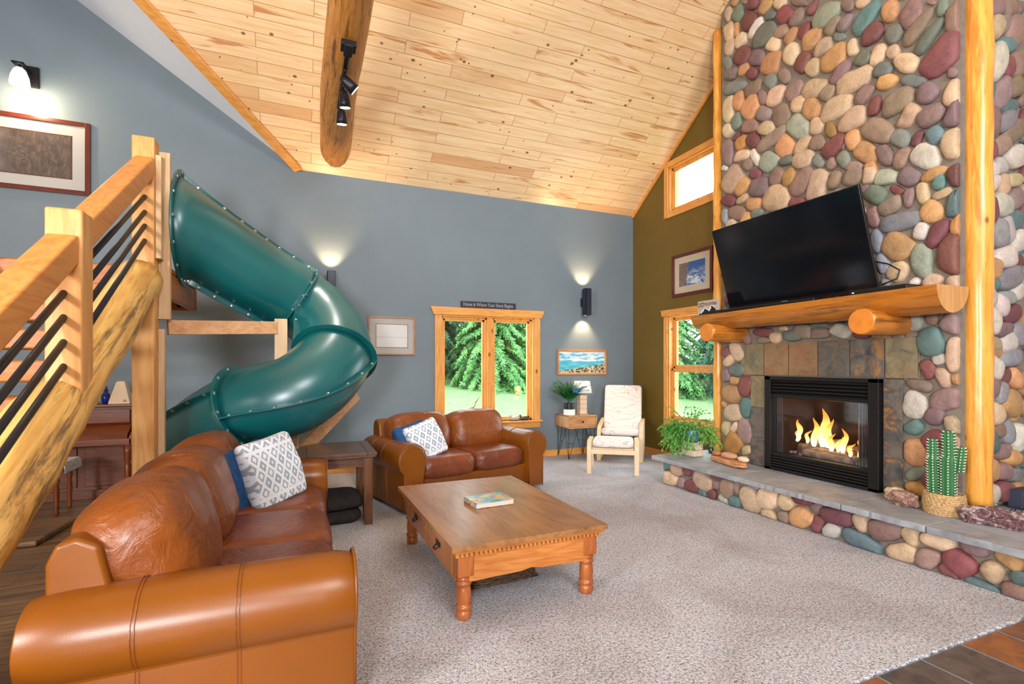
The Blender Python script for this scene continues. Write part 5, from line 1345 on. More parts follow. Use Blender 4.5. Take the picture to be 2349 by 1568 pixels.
def gen(name):
    t = NT(name); o = t.obj(kind='Generated'); return t, o, t.sep(o)
t, o, s_ = gen('woodland_photo'); f = t.noise(t.obj((9, 1, 1.5), kind='Generated'), 3, 5, .7, .5); g = t.noise(t.obj((1.5, 1, 1), kind='Generated'), 3.2, 3, .5)
c = t.ramp(f, [(.3, s8(40, 32, 34)), (.5, s8(74, 60, 58)), (.7, s8(118, 92, 84))])
bok = t.ramp(g, [(.35, s8(84, 78, 82)), (.6, s8(126, 112, 110))])
c = t.mix(t.ramp(s_[0], [(.44, (1, 1, 1, 1)), (.58, (0, 0, 0, 1))]), c, bok)
dx = t.math('SUBTRACT', s_[0], .62); dz = t.math('SUBTRACT', s_[2], .45)
dd = t.math('SQRT', t.math('ADD', t.math('MULTIPLY', t.math('MULTIPLY', dx, dx), 90), t.math('MULTIPLY', t.math('MULTIPLY', dz, dz), 12)))
c = t.mix(t.ramp(dd, [(.5, (.8, .8, .8, 1)), (.9, (0, 0, 0, 1))]), c, t.ramp(t.noise(o, 30, 4, .7), [(.4, s8(36, 30, 32)), (.6, s8(120, 104, 98))]))
M['art_wood'] = t.base(c, .6)
t, o, s_ = gen('pencil_sketch'); l1 = t.math('ABSOLUTE', t.math('SUBTRACT', t.math('ADD', s_[2], t.math('MULTIPLY', t.noise(o, 26, 3), .06)), .47))
c = t.mix(t.ramp(l1, [(0, (.55, .55, .55, 1)), (.02, (0, 0, 0, 1))]), s8(232, 234, 236), s8(130, 138, 150))
M['art_sketch'] = t.base(c, .7)
t, o, s_ = gen('bay_town_painting')
sky = t.ramp(t.noise(t.obj((1, 1, 2.2), kind='Generated'), 4, 5, .6, .5), [(.4, s8(60, 170, 214)), (.55, s8(226, 238, 240))])
sea = t.ramp(t.noise(t.obj((1, 1, 6), kind='Generated'), 5, 3), [(.4, s8(40, 160, 200)), (.65, s8(120, 204, 214))])
c = t.mix(t.ramp(s_[2], [(.53, (0, 0, 0, 1)), (.57, (1, 1, 1, 1))]), sea, sky)
hill = t.math('SUBTRACT', s_[2], t.math('MULTIPLY_ADD', s_[0], .34, .06))
hc = t.ramp(t.vor(t.obj((2.2, 1, 1), kind='Generated'), 16, out='Color'), [(.3, s8(40, 52, 70)), (.45, s8(196, 160, 60)), (.6, s8(228, 214, 180)), (.75, s8(96, 96, 60))])
c = t.mix(t.ramp(hill, [(0, (1, 1, 1, 1)), (.05, (0, 0, 0, 1))]), c, hc)
M['art_bay'] = t.base(c, .5)
t, o, s_ = gen('mountain_photo')
cl = t.ramp(t.noise(t.obj((1, 1.2, 1.6), kind='Generated'), 3.2, 6, .65, .8), [(.44, s8(22, 92, 168)), (.58, s8(226, 232, 240))])
c = t.mix(t.ramp(s_[2], [(.35, (0, 0, 0, 1)), (.75, (1, 1, 1, 1))]), cl, s8(16, 84, 160))
rk = t.math('ADD', s_[1], t.math('MULTIPLY_ADD', s_[2], .25, t.math('MULTIPLY', t.noise(o, 9, 4), .25)))
c = t.mix(t.ramp(t.math('SUBTRACT', s_[1], t.math('MULTIPLY', s_[2], -.12)), [(.70, (0, 0, 0, 1)), (.76, (1, 1, 1, 1))]), c, t.ramp(t.noise(o, 14, 5, .7), [(.35, s8(60, 44, 50)), (.6, s8(140, 110, 104))]))
M['art_mtn'] = t.base(c, .5)

picture('woodland_photograph', 'large framed dim brown woodland photo under the glowing wall lamp', 'b', -3.75, -2.206, 3.43, 4.262, M['frame_red'], .05, M['white_paper'], .13, M['art_wood'], inner=M['frame_red'])
picture('framed_sketch', 'framed faint pencil sketch with white mat left of the double window', 'b', .893, 1.548, 1.627, 2.17, M['frame_wood'], .022, M['white_paper'], .09, M['art_sketch'], inner=M['frame_wood'])
picture('bay_painting', 'wide bright painting of a blue bay and hillside town below the wall sconce', 'b', 3.869, 4.813, 1.319, 1.737, M['frame_gold'], .028, M['white_paper'], .012, M['art_bay'], glass=False)
picture('mountain_photograph', 'dark red framed photo of snowy mountain clouds on the olive wall', 'r', 5.388, 6.217, 2.526, 3.170, M['frame_red'], .048, M['cream_mat'], .10, M['art_mtn'])

sg2 = thing('wall_sign', 'long black sign reading Home Is Where Your Story Begins above the window', 'sign', (2.69, 7.2, 2.345))
b = MB(); b.bb((2.235, YB - .028, 2.346), (3.13, YB - .006, 2.445)); part('board', b, plain('dark_navy_board', s8(44, 46, 62), .6), sg2, world=True, bevel=.002)
text('lettering', 'Home Is Where Your Story Begins', .076, axes((2.27, YB - .0285, 2.375), (1, 0, 0), (0, 0, 1)), plain('pale_sign_paint', s8(170, 168, 172), .7), sg2, font_scale_x=.75)


def sconce(label, x, zt, zb, grp, y=7.10):
    t_ = thing('wall_sconce', label, 'wall light', (x, YB - .002, (zt + zb) / 2), group=grp)
    b = MB(); w = .05; d = .06
    for (sx) in (-1, 1): b.bb((x + sx * w, y - d, zb), (x + sx * (w - .005), y + d, zt)); 
    b.bb((x - w, y - d, zb), (x + w, y - d + .005, zt)); b.bb((x - w, y + d - .005, zb), (x + w, y + d, zt))
    b.bb((x - w + .005, y - d + .005, (zt + zb) / 2 - .1), (x + w - .005, y + d - .005, (zt + zb) / 2 + .1))
    part('shade_box', b, M['sconce'], t_, world=True)
    b = MB(); b.bb((x - .04, y + d, (zt + zb) / 2 - .07), (x + .04, YB, (zt + zb) / 2 + .07)); part('wall_plate', b, M['black_metal'], t_, world=True, bevel=.004)
    for sgn, zz in ((1, zt), (-1, zb)):
        b = MB(); b.tube([(x, y, zz - sgn * .05), (x, y, zz - sgn * .045)], .04, 16); part('bulb', b, M['bulb'], t_, world=True)
        l = bpy.data.lights.new('sconce_light', 'SPOT'); l.energy = 30; l.spot_size = R(86); l.spot_blend = .8; l.color = (1, .66, .34); l.shadow_soft_size = .02
        lo = bpy.data.objects.new('sconce_light', l); COL.objects.link(lo); lo.location = (x, y + .02, zz - sgn * .035)
        lo.rotation_euler = (Vector((0, .18, sgn))).to_track_quat('-Z', 'Y').to_euler()
sconce('charcoal up-and-down wall sconce above the bay painting', 4.35, 2.735, 2.30, 'up and down sconces')
sconce('charcoal wall sconce half hidden behind the green slide', .40, 2.738, 2.30, 'up and down sconces')
wl = thing('wall_lamp', 'glowing glass wall lamp above the framed woodland photo', 'wall light', (-2.73, YB - .002, 4.68))
b = MB(); b.bb((-2.80, YB - .03, 4.575), (-2.665, YB, 4.80)); part('back_plate', b, M['black_metal'], wl, world=True, bevel=.004)
b = MB(); b.tube([(-2.73, YB - .03, 4.72), (-2.735, 7.08, 4.735), (-2.745, 7.0, 4.70), (-2.745, 7.0, 4.66)], .012, 10); b.bb((-2.80, 6.96, 4.70), (-2.70, 7.04, 4.715)); part('bracket_arm', b, M['black_metal'], wl, world=True, smooth=True)
b = MB(); b.lathe([(.03, .17), (.05, .15), (.075, .08), (.085, 0), (.08, -.01), (.07, 0), (.06, .08), (.03, .15)], (-2.745, 7.0, 4.49), 24); part('glass_shade', b, M['lamp_warm'], wl, world=True, smooth=True)
l = bpy.data.lights.new('wall_lamp_light', 'POINT'); l.energy = 14; l.color = (1, .80, .50); l.shadow_soft_size = .05
lo = bpy.data.objects.new('wall_lamp_light', l); COL.objects.link(lo); lo.location = (-2.745, 6.98, 4.42)

# ================================================================ TABLES
ct = thing('coffee_table', 'wide rustic pine coffee table with turned legs on the carpet', 'table', (1.30, 3.50, .012), R(.8))
Lx, Ly, Hc = 1.04, 1.55, .458
b = MB()
for k in range(5):
    w_ = Lx / 5; b.bb((-Lx / 2 + w_ * k + .0002, -Ly / 2 + .09, Hc - .03), (-Lx / 2 + w_ * (k + 1) - .0002, Ly / 2 - .09, Hc))
for s1 in (-1, 1): b.bb((-Lx / 2, s1 * Ly / 2, Hc - .03), (Lx / 2, s1 * (Ly / 2 - .089), Hc))
part('tabletop', b, M['oak'], ct)
b = MB(); b.bb((-Lx / 2 + .012, -Ly / 2 + .012, Hc - .043), (Lx / 2 - .012, Ly / 2 - .012, Hc - .031)); b.bb((-Lx / 2 + .025, -Ly / 2 + .025, Hc - .055), (Lx / 2 - .025, Ly / 2 - .025, Hc - .043)); part('edge_moulding', b, M['oak_x'], ct, bevel=.004)
b = MB(); n = 34
for k in range(n):
    x = -Lx / 2 + .04 + (Lx - .08) * k / (n - 1)
    for s1 in (-1, 1): b.box((x, s1 * (Ly / 2 - .042), Hc - .065), (.017, .02, .02))
n = 50
for k in range(n):
    y = -Ly / 2 + .04 + (Ly - .08) * k / (n - 1)
    for s1 in (-1, 1): b.box((s1 * (Lx / 2 - .042), y, Hc - .065), (.02, .017, .02))
part('dentil_moulding', b, M['oak_x'], ct)
for s1 in (-1, 1):
    pts_ = [(-Lx / 2 + .12, Hc - .06), (Lx / 2 - .12, Hc - .06), (Lx / 2 - .12, .225)] + [(Lx / 2 - .16 - (Lx - .32) * i / 10, .225 + .008 * math.sin(PI * i / 10) + .012 * (i == 5)) for i in range(11)] + [(-Lx / 2 + .12, .225)]
    b = MB(); b.prism(pts_, s1 * (Ly / 2 - .075), s1 * (Ly / 2 - .055), 'y'); part('end_apron', b, M['oak_x'], ct, bevel=.003)
for s1 in (-1, 1):
    b = MB(); b.bb((s1 * (Lx / 2 - .075), -Ly / 2 + .12, .215), (s1 * (Lx / 2 - .055), Ly / 2 - .12, Hc - .06)); part('side_apron', b, M['oak_y'], ct, bevel=.003)
for k in range(2):
    y0 = -Ly / 2 + .17 + k * .62
    b = MB(); b.bb((-Lx / 2 + .048, y0, .235), (-Lx / 2 + .056, y0 + .58, Hc - .08)); dr = part('drawer', b, M['oak_y'], ct, bevel=.003)
    b = MB(); b.tube([(-Lx / 2 + .045, y0 + .26, .32), (-Lx / 2 + .02, y0 + .27, .30), (-Lx / 2 + .02, y0 + .31, .30), (-Lx / 2 + .045, y0 + .32, .32)], .006, 8); b.box((-Lx / 2 + .045, y0 + .29, .33), (.004, .10, .03)); part('handle', b, M['iron'], dr)
prof = [(.036, 0), (.043, .008), (.046, .03), (.043, .052), (.036, .057), (.046, .062), (.049, .073), (.046, .084), (.037, .089), (.043, .1), (.0455, .14), (.042, .185), (.036, .198), (.0465, .203), (.049, .213), (.046, .223), (.036, .228), (.045, .233), (.048, .243), (.036, .253), (.042, .26)]
for sx in (-1, 1):
    for sy in (-1, 1):
        cx_, cy_ = sx * (Lx / 2 - .10), sy * (Ly / 2 - .10)
        b = MB(); b.lathe(prof, (cx_, cy_, 0), 24); lg = part('leg', b, M['oak_z'], ct, smooth=True)
        b = MB(); b.box((cx_, cy_, .335), (.10, .10, .155)); part('leg_block', b, M['oak_z'], lg, bevel=.006)
bk_ = thing('book', 'hardcover book with a bright painted cover lying on the coffee table', 'book', (1.30, 3.50, .472), R(4))
t, o, s_ = gen('bright_book_cover'); v_ = t.vor(t.obj((1.5, 2, 1), kind='Generated'), 3.2, out='Color'); c = t.ramp(v_, [(.2, s8(96, 170, 200)), (.4, s8(140, 196, 210)), (.5, s8(232, 170, 90)), (.62, s8(190, 80, 50)), (.7, s8(236, 200, 110)), (.85, s8(90, 150, 150))]); cov = t.base(c, .3)
b = MB(); b.box((0, 0, .0015), (.305, .235, .003)); b.box((0, 0, .0345), (.305, .235, .003)); b.box((-.151, 0, .018), (.003, .235, .036)); part('cover', b, cov, bk_, bevel=.001)
b = MB(); b.box((0, 0, .018), (.295, .225, .029)); part('pages', b, M['white_paper'], bk_)
t_ = thing('wicker_basket', 'dark wicker basket on the carpet under the coffee table', 'basket', (1.28, 3.35, .012), R(3))
b = MB()
for k in range(7):
    z = .012 + k * .018; b.tube([(math.copysign(abs(math.cos(a)) ** .5, math.cos(a)) * .27, math.copysign(abs(math.sin(a)) ** .5, math.sin(a)) * .2, z + .003 * math.sin(a * 22 + k * 3)) for a in [2 * PI * i / 88 for i in range(88)]], .011, 6, close=True)
b.bb((-.26, -.19, .002), (.26, .19, .012))
part('woven_side', b, plain('dark_brown_wicker', s8(84, 62, 44), .7, nz=.4, sc_=50), t_, smooth=True)

et = thing('end_table', 'dark walnut end table squeezed between the two leather sofas', 'side table', (.325, 5.16, .012), 0)
wx, wy, ht = .69, .78, .672
b = MB(); b.bb((-wx / 2 + .085, -wy / 2, ht - .028), (wx / 2 - .085, wy / 2, ht)); b.bb((-wx / 2, -wy / 2, ht - .028), (-wx / 2 + .083, wy / 2, ht)); b.bb((wx / 2 - .083, -wy / 2, ht - .028), (wx / 2, wy / 2, ht)); part('tabletop', b, M['darkwood'], et, bevel=.003)
b = MB(); b.bb((-wx / 2 + .01, -wy / 2 + .01, ht - .045), (wx / 2 - .01, wy / 2 - .01, ht - .03)); b.bb((-wx / 2 + .03, -wy / 2 + .03, ht - .058), (wx / 2 - .03, wy / 2 - .03, ht - .045)); part('edge_moulding', b, M['darkwood'], et, bevel=.004)
for s1 in (-1, 1):
    b = MB(); b.prism([(-wx / 2 + .1, ht - .058), (wx / 2 - .1, ht - .058), (wx / 2 - .1, ht - .16), (wx / 2 - .15, ht - .135), (-wx / 2 + .15, ht - .135), (-wx / 2 + .1, ht - .16)], s1 * (wy / 2 - .05), s1 * (wy / 2 - .07), 'y'); part('apron', b, M['darkwood'], et, bevel=.003)
    b = MB(); b.bb((s1 * (wx / 2 - .05), -wy / 2 + .1, ht - .14), (s1 * (wx / 2 - .07), wy / 2 - .1, ht - .058)); part('apron', b, M['darkwood'], et, bevel=.003)
    for s2 in (-1, 1):
        cx_, cy_ = s1 * (wx / 2 - .075), s2 * (wy / 2 - .075)
        b = MB(); vs = []
        for (z, q, sh) in ((0, .034, .006), (.12, .04, .0), (ht - .058, .042, 0)):
            for (a, c2) in ((-1, -1), (1, -1), (1, 1), (-1, 1)): vs.append((cx_ + a * q + s1 * sh, cy_ + c2 * q + s2 * sh, z))
        fs = [(3, 2, 1, 0), (8, 9, 10, 11)] + [(i * 4 + j, i * 4 + (j + 1) % 4, i * 4 + 4 + (j + 1) % 4, i * 4 + 4 + j) for i in range(2) for j in range(4)]
        b.add(vs, fs); part('leg', b, M['darkwood_z'], et, bevel=.004)
for (zc_, lb, dx_) in ((.075, 'lower of two folded dark plush pads under the end table', 0), (.20, 'upper of two folded dark plush pads under the end table', .02)):
    t_ = thing('plush_pad', lb, 'cushion', (.30 + dx_, 5.13, zc_ - .06), R(5), group='dark plush pads')
    b = MB(); b.puff((0, 0, .06), (.50, .56, .135), (4, 4, 2.4), 12, wr=.02, seed=zc_ * 9); part('pad', b, M['dark_fabric'], t_, smooth=True, sub=1)

# ================================================================ CORNER GROUP
ns = thing('nightstand', 'small wood drawer table on black hairpin legs by the back wall', 'side table', (4.09, 7.0, .012), R(-1))
w_, d_, z0_, z1_ = .52, .42, .485, .685
b = MB(); b.bb((-w_ / 2, -d_ / 2, z1_ - .018), (w_ / 2, d_ / 2, z1_)); b.bb((-w_ / 2, -d_ / 2, z0_), (w_ / 2, d_ / 2, z0_ + .018)); b.bb((-w_ / 2, -d_ / 2, z0_), (-w_ / 2 + .018, d_ / 2, z1_)); b.bb((w_ / 2 - .018, -d_ / 2, z0_), (w_ / 2, d_ / 2, z1_)); b.bb((-w_ / 2, d_ / 2 - .01, z0_), (w_ / 2, d_ / 2, z1_)); part('case', b, M['mango_y'], ns, bevel=.002)
b = MB(); b.bb((-w_ / 2 + .022, -d_ / 2 + .006, z0_ + .022), (w_ / 2 - .022, d_ / 2 - .03, z1_ - .022)); dw = part('drawer', b, M['mango'], ns, bevel=.002)
b = MB(); b.lathe([(.008, 0), (.008, .012), (.016, .016), (.016, .022), (.006, .026)], (0, -d_ / 2 + .006, (z0_ + z1_) / 2), 16, Matrix.Rotation(R(90), 4, 'X')); part('knob', b, M['black_metal'], dw)
for s1 in (-1, 1):
    for s2 in (-1, 1):
        x, y = s1 * (w_ / 2 - .03), s2 * (d_ / 2 - .03)
        b = MB(); b.tube([(x, y, z0_), (x, y, .004)], .004, 8); b.tube([(x, y, .006), (x - s1 * .17, y, z0_)], .004, 8); b.tube([(x, y, .006), (x, y - s2 * .14, z0_)], .004, 8); b.tube([(x - s1 * .085, y, .245), (x, y - s2 * .07, .245)], .003, 6)
        part('hairpin_leg', b, M['black_metal'], ns)
lp = thing('table_lamp', 'small table lamp with white shade and pale block base beside the fern', 'lamp', (4.185, 6.98, .698))
b = MB(); b.box((0, 0, .006), (.15, .13, .012))
for k in range(4): b.box((0, 0, .05 + k * .075), (.125, .105, .073))
part('base', b, wood('pale_block_wood', s8(226, 200, 176), s8(204, 170, 144), 'x', .6, 0), lp, bevel=.003)
b = MB(); b.tube([(0, 0, .31), (0, 0, .36)], .010, 10); part('stem', b, plain('brass_stem', s8(180, 140, 80), .3, .8), lp)
b = MB(); b.lathe([(.165, .34), (.125, .53), (.122, .53), (.162, .34)], n=32); part('lamp_shade', b, M['shade'], lp, smooth=True)
fp = thing('potted_fern', 'feathery green fern in a two-tone black and white pot', 'plant', (3.925, 6.93, .698))
b = MB(); b.lathe([(.085, 0), (.092, .004), (.092, .09), (.088, .092), (.001, .092)], n=28); part('pot_base', b, M['ceramic_white'], fp, smooth=False)
b = MB(); b.lathe([(.078, .091), (.082, .095), (.082, .185), (.076, .188), (.072, .17), (.001, .17)], n=28); part('pot', b, M['ceramic_black'], fp)
rnd = random.Random(31)
b = MB()
for k in range(110):
    a = rnd.uniform(0, 2 * PI); el = rnd.uniform(.75, 1.5); d = Vector((math.cos(a) * math.cos(el), math.sin(a) * math.cos(el) * .6, math.sin(el) * 1.5)).normalized(); p = Vector((0, 0, .18)); ln = rnd.uniform(.24, .46)
    n_ = 14
    for i in range(n_):
        q = p + d * ln / n_; d = (d + Vector((math.cos(a) * .05, math.sin(a) * .05, -.045))).normalized()
        b.tube([p, q], .0012, 4, caps=False)
        if i > 3:
            for j in range(5):
                dd = (Vector((rnd.uniform(-1, 1), rnd.uniform(-1, 1), rnd.uniform(-.35, .45)))).normalized(); L2 = rnd.uniform(.025, .055) * (1.2 - i / n_)
                s2 = dd.cross(Vector((0, 0, 1))).normalized() * .006
                b.add([q - s2, q + dd * L2 * .6 - s2 * 1.6, q + dd * L2, q + dd * L2 * .6 + s2 * 1.6, q + s2], [(0, 1, 2, 3, 4)])
        p = q
part('foliage', b, M['fern'], fp)
t_ = thing('butterfly_ornament', 'bright blue butterfly clipped into the fern foliage', 'ornament', (3.96, 6.80, 1.09))
b = MB()
for s1 in (-1, 1):
    b.add([(0, 0, 0), (s1 * .03, -.01, .035), (s1 * .065, -.015, .03), (s1 * .06, -.01, .0), (s1 * .035, -.005, -.012), (s1 * .04, -.008, -.035), (s1 * .012, -.003, -.035), (0, -.006, .002), (s1 * .03, -.016, .035), (s1 * .065, -.021, .03)], [(0, 1, 2, 3, 4), (0, 4, 5, 6), (7, 8, 9, 3, 4)])
b.tube([(0, -.004, -.02), (0, -.004, .03)], .004, 6)
part('wings', b, plain('blue_butterfly', s8(30, 110, 200), .5), t_)


def bent(b, path, w, th, ax=0):
    # flat laminated strip following path in (y,z) at x
    P_ = [Vector(p) for p in path]; vs = []
    for i, p in enumerate(P_):
        T_ = (P_[min(i + 1, len(P_) - 1)] - P_[max(i - 1, 0)]).normalized(); N_ = Vector((1, 0, 0)).cross(T_).normalized()
        for (a, c2) in ((-1, -1), (1, -1), (1, 1), (-1, 1)): vs.append(p + Vector((a * w / 2, 0, 0)) + N_ * c2 * th / 2)
    fs = [(0, 1, 2, 3), tuple(len(vs) - 4 + j for j in (3, 2, 1, 0))]
    for i in range(len(P_) - 1):
        for j in range(4): fs.append((i * 4 + j, i * 4 + (j + 1) % 4, i * 4 + 4 + (j + 1) % 4, i * 4 + 4 + j))
    b.add(vs, fs)
CH = R(-40)
ac = thing('bentwood_armchair', 'high-backed birch armchair with leaf-print cushion in the corner', 'armchair', (4.72, 6.66, .012), CH)
for s1 in (-1, 1):
    x = s1 * .315
    b = MB(); pth = cr([Vector((x, -.33, 0)), Vector((x, -.335, .25)), Vector((x, -.33, .42)), Vector((x, -.24, .52)), Vector((x, 0, .565)), Vector((x, .26, .60))], 6); bent(b, pth, .06, .022); part('arm_frame', b, M['birch'], ac, bevel=.003)
    b = MB(); pth = cr([Vector((x, -.31, .012)), Vector((x, -.1, .03)), Vector((x, .15, .09)), Vector((x, .30, .30)), Vector((x, .30, .60))], 6); bent(b, pth, .06, .022); part('leg_frame', b, M['birch'], ac, bevel=.003)
    b = MB(); xx = s1 * .25; pth = cr([Vector((xx, -.32, .37)), Vector((xx, -.05, .31)), Vector((xx, .12, .33)), Vector((xx, .24, .60)), Vector((xx, .40, 1.06))], 6); bent(b, pth, .05, .02); part('seat_frame', b, M['birch'], ac, bevel=.003)
b = MB(); b.bb((-.30, -.33, .25), (.30, -.31, .32)); part('cross_rail', b, M['birch'], ac, bevel=.004)
b = MB(); b.bb((-.30, .26, .12), (.30, .28, .18)); part('cross_rail', b, M['birch'], ac, bevel=.004)
b = MB(); b.puff((0, -.10, .425), (.60, .50, .12), (8, 6, 3), 12, rot=Matrix.Rotation(R(-7), 4, 'X'), wr=.006, seed=1); part('seat_cushion', b, M['leafprint'], ac, smooth=True, sub=1)
b = MB(); b.puff((0, .255, .775), (.60, .12, .76), (22, 3, 22), 14, rot=Matrix.Rotation(R(-20), 4, 'X'), wr=.006, seed=2); part('back_cushion', b, M['leafprint'], ac, smooth=True, sub=1)
ot = thing('footstool', 'birch footstool with leaf-print pad in front of the armchair', 'footstool', (4.05, 5.91, .012), R(-36))
for s1 in (-1, 1):
    x = s1 * .315
    b = MB(); pth = [Vector((x, -.27, 0)), Vector((x, -.275, .3))] + cr([Vector((x, -.272, .36)), Vector((x, -.21, .43)), Vector((x, -.1, .435))], 5) + [Vector((x, .1, .435))] + cr([Vector((x, .2, .43)), Vector((x, .265, .36)), Vector((x, .275, .3))], 5) + [Vector((x, .27, 0))]
    bent(b, pth, .058, .024); part('leg_frame', b, M['birch'], ot, bevel=.003)
for s2 in (-1, 1):
    b = MB(); b.bb((-.29, s2 * .262, .27), (.29, s2 * .284, .335)); part('cross_rail', b, M['birch'], ot, bevel=.004)
b = MB(); b.bb((-.27, -.25, .335), (.27, .25, .35)); part('slat_base', b, M['birch'], ot)
b = MB(); b.puff((0, 0, .402), (.56, .56, .10), (8, 8, 3), 12, wr=.005, seed=4); part('pad', b, M['leafprint'], ot, smooth=True, sub=1)

# window sill things
SZ = .612
hr = thing('heron_figure', 'slender wooden heron figure standing on the window sill', 'figurine', (2.40, 7.26, SZ))
b = MB(); b.tube([(-.15, 0, .115), (-.09, 0, .15), (-.02, 0, .19), (.03, 0, .215), (.055, 0, .235)], [.003, .02, .032, .028, .01], 10); b.tube([(.035, 0, .215), (.07, 0, .25), (.072, 0, .285), (.085, 0, .31), (.10, 0, .325)], [.012, .009, .008, .012, .010], 8); b.tube([(.10, 0, .325), (.17, 0, .415)], [.008, .001], 8)
part('body', b, M['frame_gold'], hr, smooth=True)
b = MB(); b.tube([(0, 0, .19), (.01, 0, .01)], .004, 6); b.box((.01, 0, .006), (.06, .05, .012)); part('leg', b, M['frame_gold'], hr)
for (x, lb, m_) in ((3.12, 'pale grey carved duck on the window sill', plain('pale_carved_duck', s8(176, 170, 172), .5, nz=.2, sc_=40)), (3.29, 'dark carved duck on the window sill near the right casing', plain('dark_carved_duck', s8(70, 72, 78), .4, nz=.3, sc_=40))):
    t_ = thing('carved_duck', lb, 'figurine', (x, 7.25, SZ), group='carved ducks')
    b = MB(); b.tube([(.10, 0, .035), (.06, 0, .03), (0, 0, .035), (-.05, 0, .03), (-.075, 0, .03)], [.004, .022, .032, .026, .006], 10); b.tube([(-.055, 0, .04), (-.06, 0, .07), (-.065, 0, .08), (-.095, 0, .075)], [.014, .012, .016, .003], 8); part('body', b, m_, t_, smooth=True)

# ================================================================ PIANO AND BENCH
pn = thing('upright_piano', 'cherry wood upright piano against the grey wall behind the stairs', 'piano', (-2.37, 6.95, .035))
X0, X1 = -3.10, -1.655
def pb(nm, a, c2, m='piano', bev=.005): 
    b = MB(); b.bb(a, c2); return part(nm, b, M[m], pn, world=True, bevel=bev)
pb('side_panel', (X0, 6.80, .035), (X0 + .03, 7.22, 1.03), 'piano_z'); pb('side_panel', (X1 - .03, 6.80, .035), (X1, 7.22, 1.03), 'piano_z')
pb('lid', (X0 - .01, 6.78, 1.03), (X1 + .01, 7.23, 1.055)); pb('body', (X0 + .03, 6.86, .05), (X1 - .03, 7.2, 1.03))
for k in range(3): pb('lower_panel', (X0 + .10 + k * .43, 6.845, .16), (X0 + .46 + k * .43, 6.862, .60))
pb('plinth', (X0, 6.80, .035), (X1, 6.88, .13)); pb('music_panel', (X0 + .08, 6.835, .84), (X1 - .08, 6.862, 1.0))
pb('keybed', (X0 + .01, 6.60, .63), (X1 - .01, 6.87, .70))
b = MB(); b.prism([(6.62, .70), (6.87, .70), (6.87, .86), (6.82, .85), (6.64, .745)], X0 + .05, X1 - .05, 'x'); part('fallboard', b, M['piano'], pn, world=True, bevel=.004)
for x in (X0, X1 - .03):
    b = MB(); b.prism([(6.60, .63), (6.87, .63), (6.87, .98), (6.84, .96), (6.80, .86), (6.74, .78), (6.66, .76), (6.60, .72)], x, x + .03, 'x'); part('cheek', b, M['piano_z'], pn, world=True, bevel=.004)
for x in (X0 + .05, X1 - .05):
    b = MB(); b.lathe([(.03, 0), (.035, .03), (.02, .05), (.034, .08), (.022, .12), (.03, .25), (.034, .36), (.02, .40), (.036, .43), (.03, .47), (.036, .5), (.04, .592)], (x, 6.64, .038), 18); part('leg', b, M['piano_z'], pn, world=True, smooth=True)
t_ = thing('metronome', 'pale wooden pyramid metronome on top of the piano', 'metronome', (-1.85, 6.98, 1.055))
b = MB(); vs = [(sx * w, sy * w * .9, z) for (w, z) in ((.10, 0), (.098, .02), (.042, .235), (.03, .25)) for sx, sy in ((-1, -1), (1, -1), (1, 1), (-1, 1))]
b.add(vs, [(3, 2, 1, 0), (12, 13, 14, 15)] + [(i * 4 + j, i * 4 + (j + 1) % 4, i * 4 + 4 + (j + 1) % 4, i * 4 + 4 + j) for i in range(3) for j in range(4)]); part('case', b, M['birch'], t_, bevel=.003)
b = MB(); b.tube([(.05, -.092, .035), (.05, -.102, .035)], .012, 10); part('key', b, M['frame_gold'], t_)
t_ = thing('blue_vase', 'small dark blue glass vase on the piano left of the metronome', 'vase', (-2.0, 7.0, 1.055))
b = MB(); b.lathe([(.028, 0), (.038, .02), (.042, .07), (.034, .11), (.018, .125), (.018, .14), (.03, .152), (.016, .16), (.014, .19), (.004, .20)], n=20); part('vase', b, plain('cobalt_glass', s8(22, 40, 130), .12, nz=.1), t_, smooth=True)
t_ = thing('glass_figurine', 'tiny clear glass ornament between the vase and the metronome', 'ornament', (-1.92, 6.96, 1.055))
b = MB(); b.puff((0, 0, .03), (.05, .04, .06), 2, 6); b.puff((.015, 0, .09), (.03, .03, .04), 2, 5); b.tube([(.015, 0, .10), (.045, 0, .14)], .004, 6); part('glass', b, plain('clear_ornament_glass', s8(150, 170, 180), .1), t_, smooth=True)
bn = thing('piano_bench', 'turned-leg piano bench with a white lace cloth beside the stairs', 'bench', (-2.5, 6.33, .035))
b = MB(); b.bb((-.40, -.19, .46), (.40, .19, .50)); part('seat', b, M['piano'], bn, bevel=.008)
for sx in (-1, 1):
    for sy in (-1, 1):
        b = MB(); b.lathe([(.012, 0), (.022, .02), (.014, .04), (.024, .07), (.016, .1), (.024, .2), (.016, .3), (.026, .34), (.018, .37), (.028, .40), (.028, .46)], (sx * .35, sy * .15, 0), 16); part('leg', b, M['piano_z'], bn, smooth=True)
t = NT('white_lace'); v_ = t.vor(t.obj(), 60); lace = t.base(t.ramp(v_, [(.2, s8(120, 120, 124)), (.4, s8(228, 228, 230))]), .9)
cl = thing('lace_cloth', 'white lace cloth draped over the piano bench', 'cloth', (-2.5, 6.33, .535))
b = MB(); b.prism([(-.41, .002), (.41, .002), (.425, -.03), (.43, -.09), (.435, -.09), (.432, -.02), (.415, .012), (-.415, .012), (-.44, -.09), (-.43, -.09)], -.2, .2, 'y'); part('cloth', b, lace, cl, bevel=.002)

